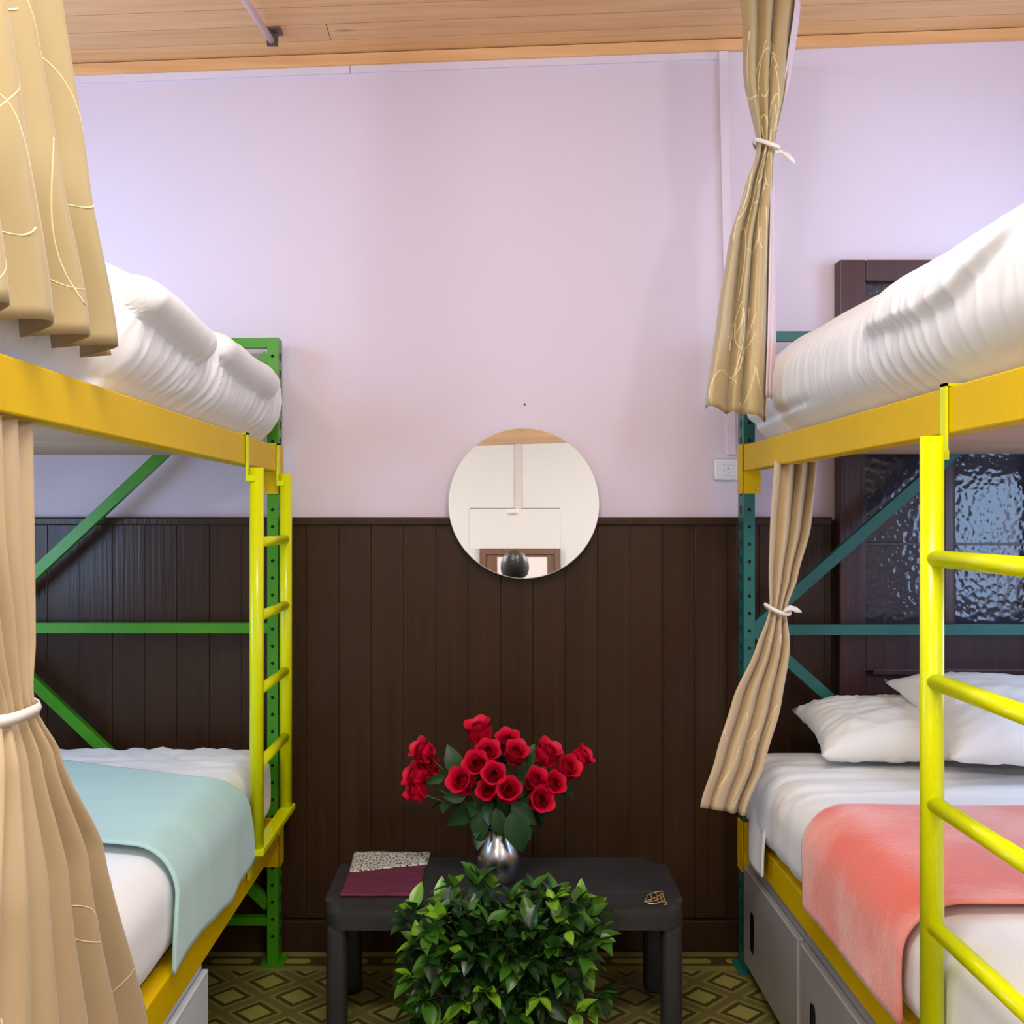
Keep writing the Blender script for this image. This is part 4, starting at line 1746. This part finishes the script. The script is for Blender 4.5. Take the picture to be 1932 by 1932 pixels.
obj_leaves = 0
core = BC + Vector((0, 0, -.06))


def add_leaf(p, d, roll, sc, key, v, as_obj):
    q = d.to_track_quat('Y', 'Z').to_matrix().to_4x4()
    mw = Matrix.Translation(p) @ q @ Matrix.Rotation(roll, 4, 'Y') @ Matrix.Scale(sc, 4)
    me = LFM[key][v]
    if as_obj:
        link_mesh('leaf', me, e, mw)
    else:
        b0 = len(st_v)
        for vv in me.vertices:
            st_v.append(mw @ vv.co)
        mi = {'leaf_d': 0, 'leaf_m': 1, 'leaf_l': 2}[key]
        for f in me.polygons:
            st_f.append(tuple(b0 + k for k in f.vertices))
            st_m.append(mi)


for p, n in cands:
    # rosette of leaves at a twig tip
    ax = (n + Vector((rnd.uniform(-.35, .35), rnd.uniform(-.35, .1), rnd.uniform(-.1, .55)))).normalized()
    # keep clear of the table: push forward where it would enter it
    if p.y > 2.325 and p.z < .40:
        p = Vector((p.x, 2.31 - rnd.uniform(0, .03), p.z))
    mid = core.lerp(p, .5) + Vector((0, 0, .02))
    base0 = Vector((BC.x + (p.x - BC.x) * .15, BC.y + (p.y - BC.y) * .2, .14))
    pts = [base0 * (1 - t) ** 2 + mid * 2 * t * (1 - t) + p * t * t for t in [k / 6 for k in range(7)]]
    tube_data(pts, .0016, 5, False, tw_v, tw_f)
    nl = rnd.choice((4, 5, 5, 6))
    young = rnd.random()
    u = ax.orthogonal().normalized()
    w_ = ax.cross(u)
    for k in range(nl):
        a = 2 * PI * k / nl + rnd.uniform(-.4, .4)
        op = rnd.uniform(.45, 1.25)
        d = (ax * math.cos(op) + (u * math.cos(a) + w_ * math.sin(a)) * math.sin(op)).normalized()
        key = 'leaf_l' if (young > .62 and rnd.random() < .7) else ('leaf_m' if rnd.random() < .5 else 'leaf_d')
        as_obj = obj_leaves < 296
        if as_obj:
            obj_leaves += 1
        if (p + d * .05).y > 2.345 and (p + d * .05).z < .39:
            d = Vector((d.x, -abs(d.y), d.z)).normalized()
        add_leaf(p - ax * .004, d, rnd.uniform(-.5, .5), rnd.uniform(.75, 1.15), key, rnd.randrange(3), as_obj)
# denser dark leaves inside
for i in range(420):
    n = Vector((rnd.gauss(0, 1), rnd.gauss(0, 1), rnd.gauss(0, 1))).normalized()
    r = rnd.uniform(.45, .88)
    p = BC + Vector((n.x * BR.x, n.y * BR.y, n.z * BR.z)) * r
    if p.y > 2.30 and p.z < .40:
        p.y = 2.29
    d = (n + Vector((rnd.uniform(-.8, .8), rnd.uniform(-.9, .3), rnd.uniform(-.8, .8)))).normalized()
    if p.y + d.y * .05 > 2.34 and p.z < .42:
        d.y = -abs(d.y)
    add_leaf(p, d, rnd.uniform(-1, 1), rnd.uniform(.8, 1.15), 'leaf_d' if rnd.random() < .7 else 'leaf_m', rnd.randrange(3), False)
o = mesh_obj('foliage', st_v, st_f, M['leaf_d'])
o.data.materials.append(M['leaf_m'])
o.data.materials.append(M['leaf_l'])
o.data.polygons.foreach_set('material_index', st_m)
o['kind'] = 'stuff'
keep(o, e)
keep(mesh_obj('twigs', tw_v, tw_f, M['twig']), e)['kind'] = 'stuff'
tag(e, 'bushy plant with glossy green leaves in front of the low table', 'plant')

# ------------------------------------------------------------------ photographer, seen only as a reflection in the mirror
PX, PY = .157, -.34
e = empty('person', (PX, PY, 0))
J = {'pel': (0, 0, .93), 'wst': (0, .0, 1.08), 'chs': (0, -.01, 1.28), 'nek': (0, 0, 1.44), 'hd0': (0, .02, 1.53)}
R_ = {'pel': .125, 'wst': .11, 'chs': .125, 'nek': .052, 'hd0': .05}
E_ = [('pel', 'wst'), ('wst', 'chs'), ('chs', 'nek'), ('nek', 'hd0')]
for s, n in ((-1, 'l'), (1, 'r')):
    J.update({n + 'sh': (s * .17, -.01, 1.38), n + 'el': (s * .22, -.02, 1.10), n + 'wr': (s * .23, .04, .86), n + 'pm': (s * .23, .055, .79),
              n + 'hp': (s * .09, 0, .90), n + 'kn': (s * .10, .01, .48), n + 'an': (s * .10, -.02, .09), n + 'to': (s * .11, .14, .035)})
    R_.update({n + 'sh': .058, n + 'el': .043, n + 'wr': .030, n + 'pm': .032, n + 'hp': .085, n + 'kn': .058, n + 'an': .042, n + 'to': .034})
    E_ += [('chs', n + 'sh'), (n + 'sh', n + 'el'), (n + 'el', n + 'wr'), (n + 'wr', n + 'pm'), ('pel', n + 'hp'), (n + 'hp', n + 'kn'), (n + 'kn', n + 'an'), (n + 'an', n + 'to')]
    for f in range(4):
        a_, b_ = n + 'f%da' % f, n + 'f%db' % f
        yo = .025 + .020 * f
        J[a_] = (s * .232, yo + .012, .735)
        J[b_] = (s * .222, yo + .022, .690 + .008 * abs(f - 1.5))
        R_[a_] = .009
        R_[b_] = .0075
        E_ += [(n + 'pm', a_), (a_, b_)]
    J[n + 'ta'] = (s * .215, .105, .775); J[n + 'tb'] = (s * .207, .115, .735)
    R_[n + 'ta'] = .010; R_[n + 'tb'] = .008
    E_ += [(n + 'pm', n + 'ta'), (n + 'ta', n + 'tb')]
names = list(J)
me = bpy.data.meshes.new('body')
me.from_pydata([(PX + J[n][0], PY + J[n][1], J[n][2]) for n in names], [(names.index(a), names.index(b)) for a, b in E_], [])
body = bpy.data.objects.new('body', me)
C.objects.link(body)
body.modifiers.new('skin', 'SKIN')
for i, n in enumerate(names):
    me.skin_vertices[0].data[i].radius = (R_[n], R_[n])
me.skin_vertices[0].data[names.index('pel')].use_root = True
ss = body.modifiers.new('sub', 'SUBSURF'); ss.levels = 1; ss.render_levels = 2
me.materials.append(M['skin'])
keep(body, e)
HC = Vector((PX, PY + .03, 1.60))
NP = Vector((PX, PY + .01, 1.50))
BOW = Matrix.Rotation(math.radians(-72), 3, 'X')


def head_pt(th, ph, grow=0.):
    """th polar from top, ph azimuth (0 = +x, pi/2 = front +y)"""
    n = Vector((math.sin(th) * math.cos(ph), math.sin(th) * math.sin(ph), math.cos(th)))
    p = Vector((n.x * .075, n.y * .096, n.z * .112))
    if n.z < 0:
        p.x *= 1 - .25 * (-n.z)
        if n.y > 0:
            p.y *= 1.0
    f = max(0, n.y)
    # nose
    p.y += .022 * math.exp(-((n.x) / .16) ** 2 - ((n.z + .18) / .16) ** 2) * (1 if n.y > 0 else 0)
    # eye sockets
    for s in (-1, 1):
        p.y -= .007 * math.exp(-((n.x - s * .42) / .18) ** 2 - ((n.z - .02) / .12) ** 2) * (1 if n.y > 0 else 0)
    p.y -= .005 * math.exp(-(n.x / .3) ** 2 - ((n.z + .52) / .06) ** 2) * (1 if n.y > 0 else 0)
    return NP + BOW @ (HC + p + n * grow - NP)


def sphere_patch(name, fn, m, th0=0, th1=PI, n1=28, n2=40):
    vs, fs = [], []
    for i in range(n1 + 1):
        for j in range(n2):
            vs.append(fn(th0 + (th1 - th0) * i / n1, 2 * PI * j / n2))
    for i in range(n1):
        for j in range(n2):
            a, b = i * n2 + j, i * n2 + (j + 1) % n2
            fs.append((a, b, b + n2, a + n2)[::-1])
    return mesh_obj(name, vs, fs, m)


hd = keep(sphere_patch('head', head_pt, M['skin']), e)
for s in (-1, 1):
    eb = sphere_patch('eye', lambda th, ph: NP + BOW @ (HC - NP + Vector((s * .031, .084, .004)) + Vector((math.sin(th) * math.cos(ph), math.sin(th) * math.sin(ph), math.cos(th))) * .0105), M['black'], n1=8, n2=12)
    keep(eb, hd)
    er = sphere_patch('ear', lambda th, ph: NP + BOW @ (HC - NP + Vector((s * .076, -.005, -.008)) + Vector((.009 * math.sin(th) * math.cos(ph), .017 * math.sin(th) * math.sin(ph), .029 * math.cos(th)))), M['skin'], n1=10, n2=12)
    keep(er, hd)


def hair_pt(th, ph):
    # full crown, lower at the back, open over the face; shallow parting on top
    front = max(0, math.sin(ph))
    lim = PI * (.66 - .30 * front ** .8)
    t = th * lim
    p = head_pt(t, ph, .014 + .003 * ns(ph * 6, t * 8))
    part = .008 * math.exp(-((p.x - PX - .004) / .008) ** 2) * (1 if t < 1.2 else 0)
    p -= (p - NP).normalized() * part
    return p


hr = sphere_patch('hair', hair_pt, M['hair'], 0, 1.0, 22, 48)
sm = hr.modifiers.new('thick', 'SOLIDIFY'); sm.thickness = .006
keep(hr, e)


def torso(name, secs, m):
    vs, fs = [], []
    N = 28
    for (x, y, z, a, b) in secs:
        for k in range(N):
            t = 2 * PI * k / N
            vs.append((PX + x + a * math.cos(t), PY + y + b * math.sin(t), z))
    for i in range(len(secs) - 1):
        for k in range(N):
            a, b = i * N + k, i * N + (k + 1) % N
            fs.append((a, b, b + N, a + N))
    o = mesh_obj(name, vs, fs, m)
    sm = o.modifiers.new('thick', 'SOLIDIFY'); sm.thickness = .006
    sb = o.modifiers.new('sub', 'SUBSURF'); sb.levels = 1; sb.render_levels = 1
    return keep(o, e)


torso('shirt', [(0, 0, .90, .175, .135), (0, 0, 1.0, .168, .135), (0, 0, 1.15, .172, .138), (0, -.005, 1.30, .192, .140), (0, -.005, 1.38, .185, .118), (0, 0, 1.43, .10, .085), (0, 0, 1.455, .068, .066)], M['shirt'])
for s in (-1, 1):
    torso('sleeve', [(s * .165, -.01, 1.40, .062, .068), (s * .19, -.012, 1.30, .068, .068), (s * .208, -.016, 1.20, .062, .062), (s * .215, -.018, 1.15, .060, .060)], M['shirt'])
    torso('trouser_leg', [(s * .085, 0, .93, .096, .120), (s * .09, 0, .80, .098, .110), (s * .10, .005, .50, .075, .078), (s * .10, -.01, .12, .062, .066)], M['trouser'])
tag(e, 'person with black hair, seen as a reflection in the round mirror', 'person')
